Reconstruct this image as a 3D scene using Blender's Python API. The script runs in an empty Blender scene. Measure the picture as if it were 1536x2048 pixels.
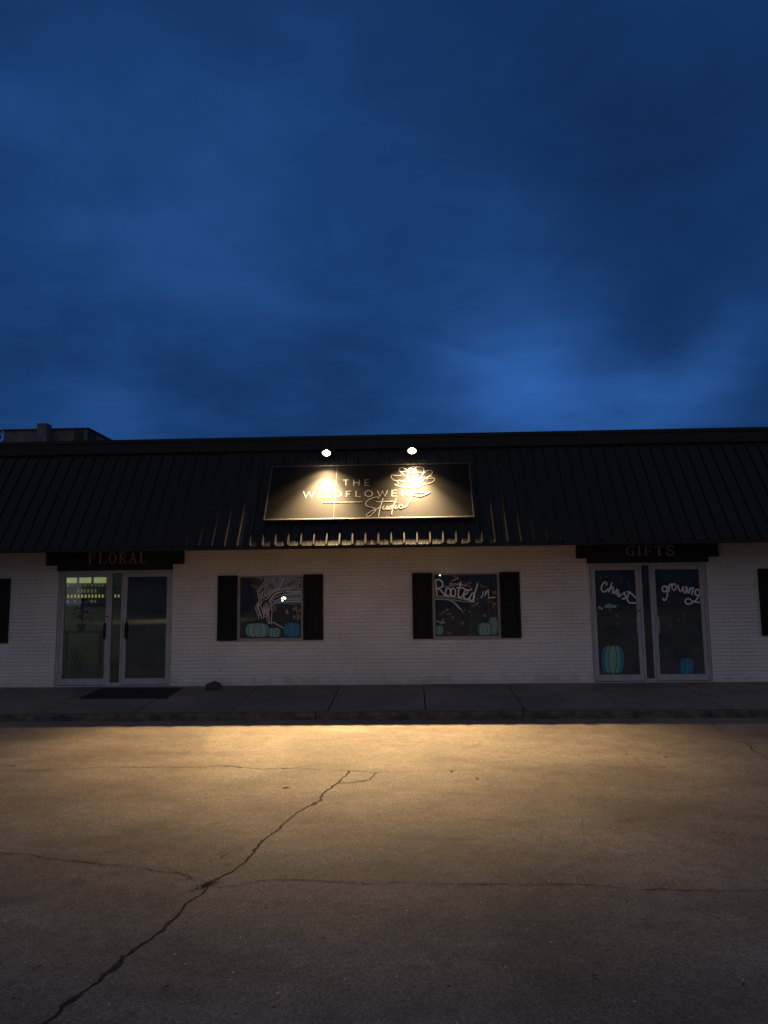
import bpy, bmesh, math, random
from mathutils import Vector, Matrix, noise
R = math.radians
S = bpy.context.scene
COL = S.collection
rnd = random.Random(7)

# ------------------------------------------------------------------ camera
CAM = Vector((0.0, -13.4, 1.65)); F = 1419.0
pitch, roll, yaw = R(6.643), R(-0.687), R(2.103)
_f = Vector((-math.sin(yaw)*math.cos(pitch), math.cos(yaw)*math.cos(pitch), math.sin(pitch)))
_r0 = Vector((math.cos(yaw), math.sin(yaw), 0)); _u0 = _r0.cross(_f)
_r = _r0*math.cos(roll) + _u0*math.sin(roll); _u = _u0*math.cos(roll) - _r0*math.sin(roll)
cd = bpy.data.cameras.new('camera'); cam = bpy.data.objects.new('camera', cd); COL.objects.link(cam)
m = Matrix((_r, _u, -_f)).transposed().to_4x4(); m.translation = CAM
cam.matrix_world = m
cd.sensor_fit = 'HORIZONTAL'; cd.sensor_width = 36; cd.lens = 36*F/1536
cd.clip_start = 0.05; cd.clip_end = 2000
S.camera = cam

def ray(px, py):
    return (_f + _r*((px-768)/F) - _u*((py-1024)/F))
def hit(px, py, p0, n):
    d = ray(px, py); t = (Vector(p0)-CAM).dot(n)/d.dot(n)
    return CAM + d*t

# ------------------------------------------------------------------ sky (dusk clouds)
W = bpy.data.worlds.new("World"); S.world = W; W.use_nodes = True
N = W.node_tree.nodes; L = W.node_tree.links; N.clear()
def wn(t, **k):
    n = N.new(t)
    for a, b in k.items(): setattr(n, a, b)
    return n
def wmath(op, a, b=None, clamp=False):
    n = N.new('ShaderNodeMath'); n.operation = op; n.use_clamp = clamp
    for i, v in enumerate((a, b)):
        if v is None: continue
        if isinstance(v, (int, float)): n.inputs[i].default_value = v
        else: L.new(v, n.inputs[i])
    return n.outputs[0]
tc = wn('ShaderNodeTexCoord'); DIR = tc.outputs['Generated']
def blob(px, py, deg, soft=1.6):
    c = ray(px, py).normalized()
    d = wn('ShaderNodeVectorMath', operation='DOT_PRODUCT'); L.new(DIR, d.inputs[0]); d.inputs[1].default_value = c
    a = wmath('ARCCOSINE', wmath('MINIMUM', d.outputs['Value'], 0.99999))
    q = wmath('DIVIDE', a, R(deg)); q = wmath('POWER', q, soft)
    return wmath('POWER', 2.718, wmath('MULTIPLY', q, -1.0))
sep = wn('ShaderNodeSeparateXYZ'); L.new(DIR, sep.inputs[0])
zz = wmath('ADD', wmath('ABSOLUTE', sep.outputs['Z']), 0.28)
comb = wn('ShaderNodeCombineXYZ')
L.new(wmath('DIVIDE', sep.outputs['X'], zz), comb.inputs[0]); L.new(wmath('DIVIDE', sep.outputs['Y'], zz), comb.inputs[1]); comb.inputs[2].default_value = 0.7
def wnoise(scale, detail, rough, dist, off):
    mp = wn('ShaderNodeMapping'); mp.inputs['Location'].default_value = off; mp.inputs['Rotation'].default_value = (0, 0, R(20)); mp.inputs['Scale'].default_value = (1.0, 1.15, 1)
    L.new(comb.outputs[0], mp.inputs[0])
    n = wn('ShaderNodeTexNoise'); n.inputs['Scale'].default_value = scale; n.inputs['Detail'].default_value = detail
    n.inputs['Roughness'].default_value = rough; n.inputs['Distortion'].default_value = dist; L.new(mp.outputs[0], n.inputs['Vector'])
    return n.outputs['Fac']
n1 = wnoise(1.1, 3, 0.42, 0.3, (3.1, 1.7, 0)); n2 = wnoise(2.6, 4, 0.48, 0.35, (0.3, 5.2, 0))
fac = wmath('ADD', 0.31, wmath('MULTIPLY', wmath('SUBTRACT', n1, 0.5), 0.7))
fac = wmath('ADD', fac, wmath('MULTIPLY', wmath('SUBTRACT', n2, 0.5), 0.55))
n3 = wnoise(6.5, 7, 0.58, 1.1, (7.3, 2.2, 0))
fac = wmath('ADD', fac, wmath('MULTIPLY', wmath('SUBTRACT', n3, 0.5), 0.22))
for (x, y, dg, k) in [(1080, 790, 7.5, 0.42), (1320, 810, 7, 0.32), (768, 0, 15, -0.09), (900, 850, 6, 0.16), (1430, 740, 4, 0.16), (1500, 620, 5, 0.12), (320, 330, 15, 0.20), (600, 120, 12, 0.10), (260, 870, 7, 0.30), (700, 830, 8, 0.16),
                      (190, 620, 8, -0.20), (1330, 400, 9, -0.20), (700, 700, 6, -0.16), (1400, 60, 10, -0.08), (1350, 660, 4, -0.14), (1520, 800, 3, -0.15), (450, 730, 6, -0.10), (1255, 690, 2.2, -0.10), (1335, 715, 2.0, -0.09), (1180, 730, 1.6, -0.06)]:
    fac = wmath('ADD', fac, wmath('MULTIPLY', blob(x, y, dg), k))
cr = wn('ShaderNodeValToRGB'); L.new(fac, cr.inputs[0])
e = cr.color_ramp.elements; e[0].position = 0.0; e[0].color = (0.0048, 0.0215, 0.078, 1)
e[1].position = 1.0; e[1].color = (0.030, 0.128, 0.43, 1)
q = cr.color_ramp.elements.new(0.35); q.color = (0.0080, 0.037, 0.132, 1)
q = cr.color_ramp.elements.new(0.62); q.color = (0.0150, 0.065, 0.225, 1)
# the sky over the town behind the photographer is a greyer overcast
bk = wmath('MULTIPLY', sep.outputs['Y'], -1.6); bk = wmath('ADD', bk, 0.22, True)
mx = wn('ShaderNodeMix', data_type='RGBA'); L.new(bk, mx.inputs['Factor']); L.new(cr.outputs[0], mx.inputs['A']); mx.inputs['B'].default_value = (0.165, 0.168, 0.225, 1)
bg = wn('ShaderNodeBackground'); L.new(mx.outputs['Result'], bg.inputs[0]); bg.inputs[1].default_value = 1.0
wo = wn('ShaderNodeOutputWorld'); L.new(bg.outputs[0], wo.inputs[0])

S.view_settings.view_transform = 'Standard'; S.view_settings.look = 'None'
S.view_settings.exposure = 0; S.view_settings.gamma = 1
S.render.engine = 'CYCLES'; S.cycles.max_bounces = 8; S.cycles.diffuse_bounces = 4; S.cycles.glossy_bounces = 4
S.cycles.transparent_max_bounces = 16; S.cycles.sample_clamp_indirect = 3.0; S.cycles.caustics_reflective = False
S.cycles.use_denoising = True

# ------------------------------------------------------------------ helpers
def mat(name, color, rough=0.7, metal=0.0, spec=0.5, emit=None, estr=0.0):
    M = bpy.data.materials.new(name); M.use_nodes = True
    b = M.node_tree.nodes['Principled BSDF']
    b.inputs['Base Color'].default_value = (*color, 1); b.inputs['Roughness'].default_value = rough
    b.inputs['Metallic'].default_value = metal; b.inputs['Specular IOR Level'].default_value = spec
    if emit: b.inputs['Emission Color'].default_value = (*emit, 1); b.inputs['Emission Strength'].default_value = estr
    return M
def nodes(M):
    t = M.node_tree
    def new(ty, **k):
        n = t.nodes.new(ty)
        for a, b in k.items(): setattr(n, a, b)
        return n
    return new, t.links.new, t.nodes['Principled BSDF']
def vary(M, c1, c2, scale=(1, 1, 1), nscale=6, detail=6, rough=None, bump=0.0, lo=0.35, hi=0.65):
    """mottle a paint between two of its own colours, optional bump"""
    new, ln, b = nodes(M)
    t = new('ShaderNodeTexCoord'); mp = new('ShaderNodeMapping'); mp.inputs['Scale'].default_value = scale
    ln(t.outputs['Object'], mp.inputs[0])
    n = new('ShaderNodeTexNoise'); n.inputs['Scale'].default_value = nscale; n.inputs['Detail'].default_value = detail; ln(mp.outputs[0], n.inputs['Vector'])
    r = new('ShaderNodeValToRGB'); r.color_ramp.elements[0].position = lo; r.color_ramp.elements[1].position = hi
    r.color_ramp.elements[0].color = (*c1, 1); r.color_ramp.elements[1].color = (*c2, 1)
    ln(n.outputs['Fac'], r.inputs[0]); ln(r.outputs[0], b.inputs['Base Color'])
    if rough:
        rr = new('ShaderNodeMapRange'); rr.inputs['To Min'].default_value = rough[0]; rr.inputs['To Max'].default_value = rough[1]
        ln(n.outputs['Fac'], rr.inputs[0]); ln(rr.outputs[0], b.inputs['Roughness'])
    if bump:
        bp = new('ShaderNodeBump'); bp.inputs['Strength'].default_value = 1; bp.inputs['Distance'].default_value = bump
        ln(n.outputs['Fac'], bp.inputs['Height']); ln(bp.outputs[0], b.inputs['Normal'])
    return M

class MB:
    def __init__(s): s.v = []; s.f = []; s.mi = []; s.cur = 0
    def face(s, pts):
        i = len(s.v); s.v += [tuple(p) for p in pts]; s.f.append(list(range(i, i+len(pts)))); s.mi.append(s.cur)
    def box(s, x0, x1, y0, y1, z0, z1):
        i = len(s.v)
        s.v += [(x, y, z) for z in (z0, z1) for y in (y0, y1) for x in (x0, x1)]
        for q in ((0, 2, 3, 1), (4, 5, 7, 6), (0, 1, 5, 4), (2, 6, 7, 3), (0, 4, 6, 2), (1, 3, 7, 5)):
            s.f.append([i+k for k in q]); s.mi.append(s.cur)
    def obox(s, c, ax, ay, az):   # oriented box: centre and three half-axis vectors
        i = len(s.v)
        s.v += [tuple(c + ax*a + ay*b + az*d) for d in (-1, 1) for b in (-1, 1) for a in (-1, 1)]
        for q in ((0, 2, 3, 1), (4, 5, 7, 6), (0, 1, 5, 4), (2, 6, 7, 3), (0, 4, 6, 2), (1, 3, 7, 5)):
            s.f.append([i+k for k in q]); s.mi.append(s.cur)
    def tube(s, pts, rad, seg=12, caps=True):
        pts = [Vector(p) for p in pts]; rads = rad if isinstance(rad, (list, tuple)) else [rad]*len(pts)
        base = len(s.v); up = Vector((0.13, 0.97, 0.2))
        for k, p in enumerate(pts):
            d = (pts[min(k+1, len(pts)-1)] - pts[max(k-1, 0)]).normalized()
            a = d.cross(up).normalized(); b = d.cross(a)
            for j in range(seg):
                t = 2*math.pi*j/seg; s.v.append(tuple(p + (a*math.cos(t)+b*math.sin(t))*rads[k]))
        for k in range(len(pts)-1):
            for j in range(seg):
                j2 = (j+1) % seg; s.f.append([base+k*seg+j, base+k*seg+j2, base+(k+1)*seg+j2, base+(k+1)*seg+j]); s.mi.append(s.cur)
        if caps:
            s.f.append([base+j for j in range(seg)]); s.mi.append(s.cur)
            s.f.append([base+(len(pts)-1)*seg+j for j in range(seg)][::-1]); s.mi.append(s.cur)
    def build(s, name, mats, parent=None, bevel=0.0, smooth=False, fixn=True):
        me = bpy.data.meshes.new(name); me.from_pydata(s.v, [], s.f)
        for k in (mats if isinstance(mats, (list, tuple)) else [mats]): me.materials.append(k)
        for p, i in zip(me.polygons, s.mi): p.material_index = i; p.use_smooth = smooth
        if fixn:
            bm = bmesh.new(); bm.from_mesh(me); bmesh.ops.recalc_face_normals(bm, faces=bm.faces); bm.to_mesh(me); bm.free()
        me.update()
        o = bpy.data.objects.new(name, me); COL.objects.link(o)
        if parent is not None:
            o.parent = parent; bpy_inv(o, parent)
        if bevel:
            b = o.modifiers.new('bevel', 'BEVEL'); b.width = bevel; b.segments = 2; b.limit_method = 'ANGLE'
        return o
def wloc(o):
    v = Vector(o.location)
    return v + wloc(o.parent) if o.parent else v
def bpy_inv(o, parent):            # meshes are written in world coordinates; keep them so under a moved parent
    w = wloc(parent); o.location = (0, 0, 0)
    for v in o.data.vertices: v.co -= w
def tag(o, label=None, cat=None, group=None, kind=None):
    if label: o['label'] = label
    if cat: o['category'] = cat
    if group: o['group'] = group
    if kind: o['kind'] = kind
    return o
def thing(name, label, cat, loc, group=None):
    o = bpy.data.objects.new(name, None); COL.objects.link(o); o.location = loc; o.empty_display_size = 0.2
    return tag(o, label, cat, group)

def smooth_pts(P, n=6):
    if len(P) < 3: return [tuple(p) for p in P]
    out = []; Q = [P[0]] + list(P) + [P[-1]]
    for i in range(1, len(Q)-2):
        p0, p1, p2, p3 = Q[i-1], Q[i], Q[i+1], Q[i+2]
        for k in range(n):
            t = k/n; t2 = t*t; t3 = t2*t
            out.append(tuple(0.5*((2*p1[j]) + (-p0[j]+p2[j])*t + (2*p0[j]-5*p1[j]+4*p2[j]-p3[j])*t2 + (-p0[j]+3*p1[j]-3*p2[j]+p3[j])*t3) for j in (0, 1)))
    out.append(tuple(P[-1])); return out
def ell(cx, cy, rx, ry, a0=0, a1=360, n=20):
    return [(cx+rx*math.cos(R(a0+(a1-a0)*k/n)), cy-ry*math.sin(R(a0+(a1-a0)*k/n))) for k in range(n+1)]

class Plane:
    """draws strokes and fills on a real plane from picture readings of one enlarged crop"""
    def __init__(s, p0, n, ox=0, oy=0, sc=1.0, clip=None):
        s.p0 = Vector(p0); s.n = Vector(n).normalized(); s.ox, s.oy, s.sc = ox, oy, sc; s.lift = 0.0; s.clip = clip
        s.ax = Vector((1, 0, 0)); s.ay = s.n.cross(s.ax).normalized()
        if s.ay.z < 0: s.ay = -s.ay
    def P2(s, q):
        h = hit(s.ox+q[0]/s.sc, s.oy+q[1]/s.sc, s.p0, s.n) - s.p0
        a, b = h.dot(s.ax), h.dot(s.ay)
        if s.clip: a = min(max(a, s.clip[0]), s.clip[1]); b = min(max(b, s.clip[2]), s.clip[3])
        return (a, b)
    def W3(s, q, h): return s.p0 + s.ax*q[0] + s.ay*q[1] + s.n*h
    def stroke(s, mb, pts, w, thick=0.0, smooth=True, closed=False, raw=False, taper=False, step=None):
        s.lift += 0.00012 if step is None else step
        P = [p for p in (pts if raw else [s.P2(p) for p in pts])]
        if smooth: P = smooth_pts(P)
        Q = [P[0]]
        for p in P[1:]:
            if math.hypot(p[0]-Q[-1][0], p[1]-Q[-1][1]) > 1e-4: Q.append(p)
        P = Q; n = len(P)
        if n < 2: return
        Lf, Rt = [], []
        for k in range(n):
            a = P[max(k-1, 0)]; b = P[min(k+1, n-1)]
            if closed and k in (0, n-1): a = P[-2]; b = P[1]
            dx, dy = b[0]-a[0], b[1]-a[1]; l = math.hypot(dx, dy) or 1e-9
            ww = w/2; mi = 1.0
            if 0 < k < n-1:
                d1 = Vector((P[k][0]-P[k-1][0], P[k][1]-P[k-1][1])); d2 = Vector((P[k+1][0]-P[k][0], P[k+1][1]-P[k][1]))
                if d1.length > 0 and d2.length > 0:
                    c = max(-1, min(1, d1.normalized().dot(d2.normalized()))); mi = min(1/max(math.sqrt((1+c)/2), 0.35), 1.8)
            if taper: ww *= 0.35+0.65*math.sin(math.pi*min(1, max(0, k/(n-1))))
            Lf.append((P[k][0]-dy/l*ww*mi, P[k][1]+dx/l*ww*mi)); Rt.append((P[k][0]+dy/l*ww*mi, P[k][1]-dx/l*ww*mi))
        def hh(k): return s.lift + thick + 0.0001*k/n
        for k in range(n-1):
            mb.face([s.W3(Lf[k], hh(k)), s.W3(Rt[k], hh(k)), s.W3(Rt[k+1], hh(k+1)), s.W3(Lf[k+1], hh(k+1))])
            if thick:
                for A in (Lf, Rt): mb.face([s.W3(A[k], hh(k)), s.W3(A[k+1], hh(k+1)), s.W3(A[k+1], 0), s.W3(A[k], 0)])
        if thick and not closed:
            for k in (0, n-1): mb.face([s.W3(Lf[k], hh(k)), s.W3(Rt[k], hh(k)), s.W3(Rt[k], 0), s.W3(Lf[k], 0)])
    def fill(s, mb, pts, raw=False):
        s.lift += 0.00012
        P = pts if raw else [s.P2(p) for p in pts]
        mb.face([s.W3(p, s.lift) for p in P])

# ------------------------------------------------------------------ materials
# painted brick: courses show as fine raised lines under the paint
brick = mat('painted_brick', (0.72, 0.70, 0.69), 0.55)
new, ln, b = nodes(brick)
t = new('ShaderNodeTexCoord'); sp = new('ShaderNodeSeparateXYZ'); cb = new('ShaderNodeCombineXYZ'); ln(t.outputs['Object'], sp.inputs[0])
ad = new('ShaderNodeMath', operation='ADD'); ln(sp.outputs[0], ad.inputs[0]); ln(sp.outputs[1], ad.inputs[1])
wob = new('ShaderNodeTexNoise'); wob.inputs['Scale'].default_value = 1.7; wob.inputs['Detail'].default_value = 2; ln(t.outputs['Object'], wob.inputs['Vector'])
wm = new('ShaderNodeMath', operation='MULTIPLY_ADD'); wm.inputs[1].default_value = 0.018; ln(wob.outputs['Fac'], wm.inputs[0]); ln(sp.outputs[2], wm.inputs[2])
ln(ad.outputs[0], cb.inputs[0]); ln(wm.outputs[0], cb.inputs[1])
br = new('ShaderNodeTexBrick'); ln(cb.outputs[0], br.inputs['Vector'])
br.inputs['Scale'].default_value = 1; br.inputs['Brick Width'].default_value = 0.205; br.inputs['Row Height'].default_value = 0.0677
br.inputs['Mortar Size'].default_value = 0.005; br.inputs['Mortar Smooth'].default_value = 0.7; br.inputs['Bias'].default_value = -0.2
br.inputs['Color1'].default_value = (0.78, 0.755, 0.745, 1); br.inputs['Color2'].default_value = (0.83, 0.81, 0.80, 1); br.inputs['Mortar'].default_value = (0.66, 0.63, 0.62, 1)
ns = new('ShaderNodeTexNoise'); ns.inputs['Scale'].default_value = 22; ns.inputs['Detail'].default_value = 6; ln(t.outputs['Object'], ns.inputs['Vector'])
nb = new('ShaderNodeTexNoise'); nb.inputs['Scale'].default_value = 0.9; nb.inputs['Detail'].default_value = 4; ln(t.outputs['Object'], nb.inputs['Vector'])
# per-course strength so that some joints show more than others
cm = new('ShaderNodeMapping'); cm.inputs['Scale'].default_value = (0.35, 14.77, 1); ln(cb.outputs[0], cm.inputs[0])
cn = new('ShaderNodeTexWhiteNoise', noise_dimensions='1D')
fl = new('ShaderNodeSeparateXYZ'); ln(cm.outputs[0], fl.inputs[0]); fr = new('ShaderNodeMath', operation='FLOOR'); ln(fl.outputs[1], fr.inputs[0]); ln(fr.outputs[0], cn.inputs['W'])
cms = new('ShaderNodeMath', operation='MULTIPLY_ADD'); cms.inputs[1].default_value = 0.9; cms.inputs[2].default_value = 0.25; ln(cn.outputs['Value'], cms.inputs[0])
inv = new('ShaderNodeMath', operation='MULTIPLY'); ln(br.outputs['Fac'], inv.inputs[0]); ln(cms.outputs[0], inv.inputs[1])
hh = new('ShaderNodeMath', operation='MULTIPLY_ADD'); hh.inputs[1].default_value = -1.0; ln(inv.outputs[0], hh.inputs[0])
hn = new('ShaderNodeMath', operation='MULTIPLY'); hn.inputs[1].default_value = 0.35; ln(ns.outputs['Fac'], hn.inputs[0]); ln(hn.outputs[0], hh.inputs[2])
bp = new('ShaderNodeBump'); bp.inputs['Strength'].default_value = 1.0; bp.inputs['Distance'].default_value = 0.0055; ln(hh.outputs[0], bp.inputs['Height']); ln(bp.outputs[0], b.inputs['Normal'])
mxx = new('ShaderNodeMix', data_type='RGBA', blend_type='MULTIPLY'); mxx.inputs['Factor'].default_value = 1
rp = new('ShaderNodeValToRGB'); rp.color_ramp.elements[0].position = .3; rp.color_ramp.elements[1].position = .6
rp.color_ramp.elements[0].color = (.84, .82, .80, 1); rp.color_ramp.elements[1].color = (1, 1, 1, 1)
ln(nb.outputs['Fac'], rp.inputs[0]); ln(br.outputs['Color'], mxx.inputs['A']); ln(rp.outputs[0], mxx.inputs['B']); 
dn = new('ShaderNodeTexNoise'); dn.inputs['Scale'].default_value = 5; dn.inputs['Detail'].default_value = 8; ln(t.outputs['Object'], dn.inputs['Vector'])
dm = new('ShaderNodeMath', operation='MULTIPLY_ADD'); dm.inputs[1].default_value = -0.75; ln(dn.outputs['Fac'], dm.inputs[0]); ln(sp.outputs[2], dm.inputs[2])
dr = new('ShaderNodeValToRGB'); dr.color_ramp.elements[0].position = 0.0; dr.color_ramp.elements[1].position = .14; dr.color_ramp.elements[0].color = (.86, .84, .82, 1); dr.color_ramp.elements[1].color = (1, 1, 1, 1)
da = new('ShaderNodeMath', operation='ADD'); da.inputs[1].default_value = .36; ln(dm.outputs[0], da.inputs[0]); ln(da.outputs[0], dr.inputs[0])
mdd = new('ShaderNodeMix', data_type='RGBA', blend_type='MULTIPLY'); mdd.inputs['Factor'].default_value = 1
ln(mxx.outputs['Result'], mdd.inputs['A']); ln(dr.outputs[0], mdd.inputs['B']); ln(mdd.outputs['Result'], b.inputs['Base Color'])

roofm = vary(mat('black_roof_metal', (0.01, 0.01, 0.011), 0.4, 0.0, 0.2), (0.006, 0.006, 0.0065), (0.016, 0.0155, 0.0155), (14, .6, .6), 3, 8, (0.32, 0.55), 0.0008)
trimm = mat('black_trim_metal', (0.007, 0.007, 0.008), 0.55, 0, .3)
soffm = mat('soffit_paint', (0.30, 0.28, 0.26), 0.7)
fascm = vary(mat('dark_header_paint', (0.02, 0.012, 0.011), 0.6), (0.009, 0.006, 0.006), (0.014, 0.009, 0.0085), nscale=5)
shutm = mat('black_shutter_paint', (0.008, 0.008, 0.008), 0.6, 0, .25)
alum = vary(mat('aluminium_frame', (0.42, 0.42, 0.44), 0.42, 0.0), (0.38, 0.38, 0.40), (0.48, 0.48, 0.50), (3, 3, 1), 5)
aluw = mat('window_frame_metal', (0.36, 0.33, 0.31), 0.45)
darkm = mat('dark_bronze', (0.03, 0.02, 0.018), 0.35, 0.6)
intwall = vary(mat('interior_paint', (0.42, 0.44, 0.33), 0.8), (0.38, 0.41, 0.30), (0.46, 0.48, 0.36), nscale=2)
intdark = mat('interior_dark_paint', (0.26, 0.26, 0.26), 0.8)
intfloor = vary(mat('interior_floor', (0.10, 0.09, 0.08), 0.35), (0.07, 0.065, 0.06), (0.13, 0.12, 0.10), nscale=4)
signm = vary(mat('sign_board_paint', (0.01, 0.01, 0.01), 0.5, 0, .10), (0.0042, 0.0042, 0.0044), (0.0064, 0.0063, 0.0064), (1, 1, 1), 9, 8, (0.7, 0.8))
framem = mat('sign_frame_metal', (0.025, 0.024, 0.023), 0.6)
white = mat('white_vinyl', (0.15, 0.147, 0.14), 0.6, 0, .2)
letter = mat('aged_letter_paint', (0.34, 0.28, 0.21), 0.6)
housem = mat('lamp_housing', (0.03, 0.03, 0.03), 0.4, 0.3)
reflm = mat('reflector_cup', (0.05, 0.035, 0.02), 0.5)
bulbm = mat('lit_bulb', (1, 1, 1), 0.3, emit=(1.0, 0.76, 0.46), estr=150)
glass = bpy.data.materials.new('window_glass'); glass.use_nodes = True
g = glass.node_tree; g.nodes.clear()
go = g.nodes.new('ShaderNodeOutputMaterial'); gm = g.nodes.new('ShaderNodeMixShader'); gt = g.nodes.new('ShaderNodeBsdfTransparent'); gg = g.nodes.new('ShaderNodeBsdfGlossy'); gf = g.nodes.new('ShaderNodeFresnel')
gt.inputs[0].default_value = (0.86, 0.89, 0.87, 1); gg.inputs['Roughness'].default_value = 0.015; gf.inputs[0].default_value = 2.0
g.links.new(gf.outputs[0], gm.inputs[0]); g.links.new(gt.outputs[0], gm.inputs[1]); g.links.new(gg.outputs[0], gm.inputs[2])
gd = g.nodes.new('ShaderNodeBsdfDiffuse'); gd.inputs[0].default_value = (.6, .6, .58, 1); gx = g.nodes.new('ShaderNodeMixShader'); gn = g.nodes.new('ShaderNodeTexNoise'); gn.inputs['Scale'].default_value = 3.5; gn.inputs['Detail'].default_value = 7; gc = g.nodes.new('ShaderNodeTexCoord'); g.links.new(gc.outputs['Object'], gn.inputs['Vector'])
gr = g.nodes.new('ShaderNodeMapRange'); gr.inputs['From Min'].default_value = .35; gr.inputs['From Max'].default_value = .7; gr.inputs['To Min'].default_value = .03; gr.inputs['To Max'].default_value = .10; g.links.new(gn.outputs['Fac'], gr.inputs[0])
g.links.new(gr.outputs[0], gx.inputs[0]); g.links.new(gm.outputs[0], gx.inputs[1]); g.links.new(gd.outputs[0], gx.inputs[2]); g.links.new(gx.outputs[0], go.inputs[0])

# concrete lot
def concrete(name, c1, c2, c3, fine=160, bump=0.0016, speck=True):
    M = mat(name, c1, 0.85); new, ln, b = nodes(M)
    t = new('ShaderNodeTexCoord'); o = t.outputs['Object']
    def nz(s, d, r=0.6, dist=0, sc=None):
        n = new('ShaderNodeTexNoise'); n.inputs['Scale'].default_value = s; n.inputs['Detail'].default_value = d; n.inputs['Roughness'].default_value = r; n.inputs['Distortion'].default_value = dist
        if sc:
            mp = new('ShaderNodeMapping'); mp.inputs['Scale'].default_value = sc[:3]; mp.inputs['Rotation'].default_value = (0, 0, R(sc[3])); ln(o, mp.inputs[0]); ln(mp.outputs[0], n.inputs['Vector'])
        else: ln(o, n.inputs['Vector'])
        return n.outputs['Fac']
    def ramp(f, p0, p1, a, c):
        r = new('ShaderNodeValToRGB'); r.color_ramp.elements[0].position = p0; r.color_ramp.elements[1].position = p1
        r.color_ramp.elements[0].color = (*a, 1); r.color_ramp.elements[1].color = (*c, 1); ln(f, r.inputs[0]); return r.outputs[0]
    def mul(a, c, f=1.0, ty='MULTIPLY'):
        x = new('ShaderNodeMix', data_type='RGBA', blend_type=ty); x.inputs['Factor'].default_value = f; ln(a, x.inputs['A']); ln(c, x.inputs['B']); return x.outputs['Result']
    base = ramp(nz(0.55, 5, 0.6, 0.6), 0.36, 0.64, tuple(q*.86 for q in c1), tuple(q*1.06 for q in c2))
    # long trowel and tyre streaks running along the building
    base = mul(base, ramp(nz(1.3, 6, 0.6, 0.8, (0.5, 1.3, 1, 6)), 0.35, 0.62, (0.84, 0.83, 0.82), (1.05, 1.04, 1.02)))
    base = mul(base, ramp(nz(9, 5, 0.7), 0.35, 0.65, (0.84, 0.84, 0.84), (1.1, 1.1, 1.1)))
    fn = nz(fine, 3, 0.8)
    base = mul(base, ramp(fn, 0.36, 0.64, (0.42, 0.42, 0.43), (1.62, 1.60, 1.57)))
    f2 = nz(fine*0.33, 3, 0.7)
    base = mul(base, ramp(f2, 0.36, 0.64, (0.72, 0.72, 0.73), (1.26, 1.26, 1.25)))
    if speck:
        v = new('ShaderNodeTexVoronoi'); v.inputs['Scale'].default_value = 5.5; ln(o, v.inputs['Vector'])
        base = mul(base, ramp(v.outputs['Distance'], 0.035, 0.075, (0.22, 0.20, 0.18), (1, 1, 1)))
        v2 = new('ShaderNodeTexVoronoi'); v2.inputs['Scale'].default_value = 17; ln(o, v2.inputs['Vector'])
        base = mul(base, ramp(v2.outputs['Distance'], 0.07, 0.12, (0.5, 0.48, 0.46), (1, 1, 1)), 0.9)
    if speck:
        # soft oil stains and rare pale chips of stone
        base = mul(base, ramp(nz(0.9, 4, 0.7, 1.2, (1, 1, 1, 40)), 0.60, 0.74, (1, 1, 1), (0.66, 0.63, 0.60)))
        v3 = new('ShaderNodeTexVoronoi'); v3.inputs['Scale'].default_value = 9; ln(o, v3.inputs['Vector'])
        base = mul(base, ramp(v3.outputs['Distance'], 0.028, 0.045, (.9, .85, .8), (0, 0, 0)), 1, 'ADD')
    ln(base, b.inputs['Base Color'])
    hs = new('ShaderNodeMath', operation='ADD'); ln(fn, hs.inputs[0]); ln(f2, hs.inputs[1])
    bp = new('ShaderNodeBump'); bp.inputs['Strength'].default_value = 1; bp.inputs['Distance'].default_value = bump; ln(hs.outputs[0], bp.inputs['Height']); ln(bp.outputs[0], b.inputs['Normal'])
    return M
lotm = concrete('lot_concrete', (0.168, 0.140, 0.106), (0.226, 0.191, 0.147), None)
walkm = concrete('walk_concrete', (0.13, 0.125, 0.12), (0.18, 0.17, 0.16), None, 120, 0.001, False)
crackm = vary(mat('crack_dirt', (0.02, 0.018, 0.014), 0.95), (0.007, 0.006, 0.005), (0.030, 0.025, 0.018), nscale=25)

# ------------------------------------------------------------------ setting: lot, kerb, sidewalk
LZ = -0.26; KY = -2.20; KZ = -0.16
mb = MB(); mb.box(-140, 140, -160, KY+0.02, LZ-0.3, LZ); tag(mb.build('parking_lot', lotm), kind='structure')
mb = MB(); mb.box(-140, 140, KY+0.03, 160, -0.9, -0.30); tag(mb.build('ground', lotm), kind='structure')
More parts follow.
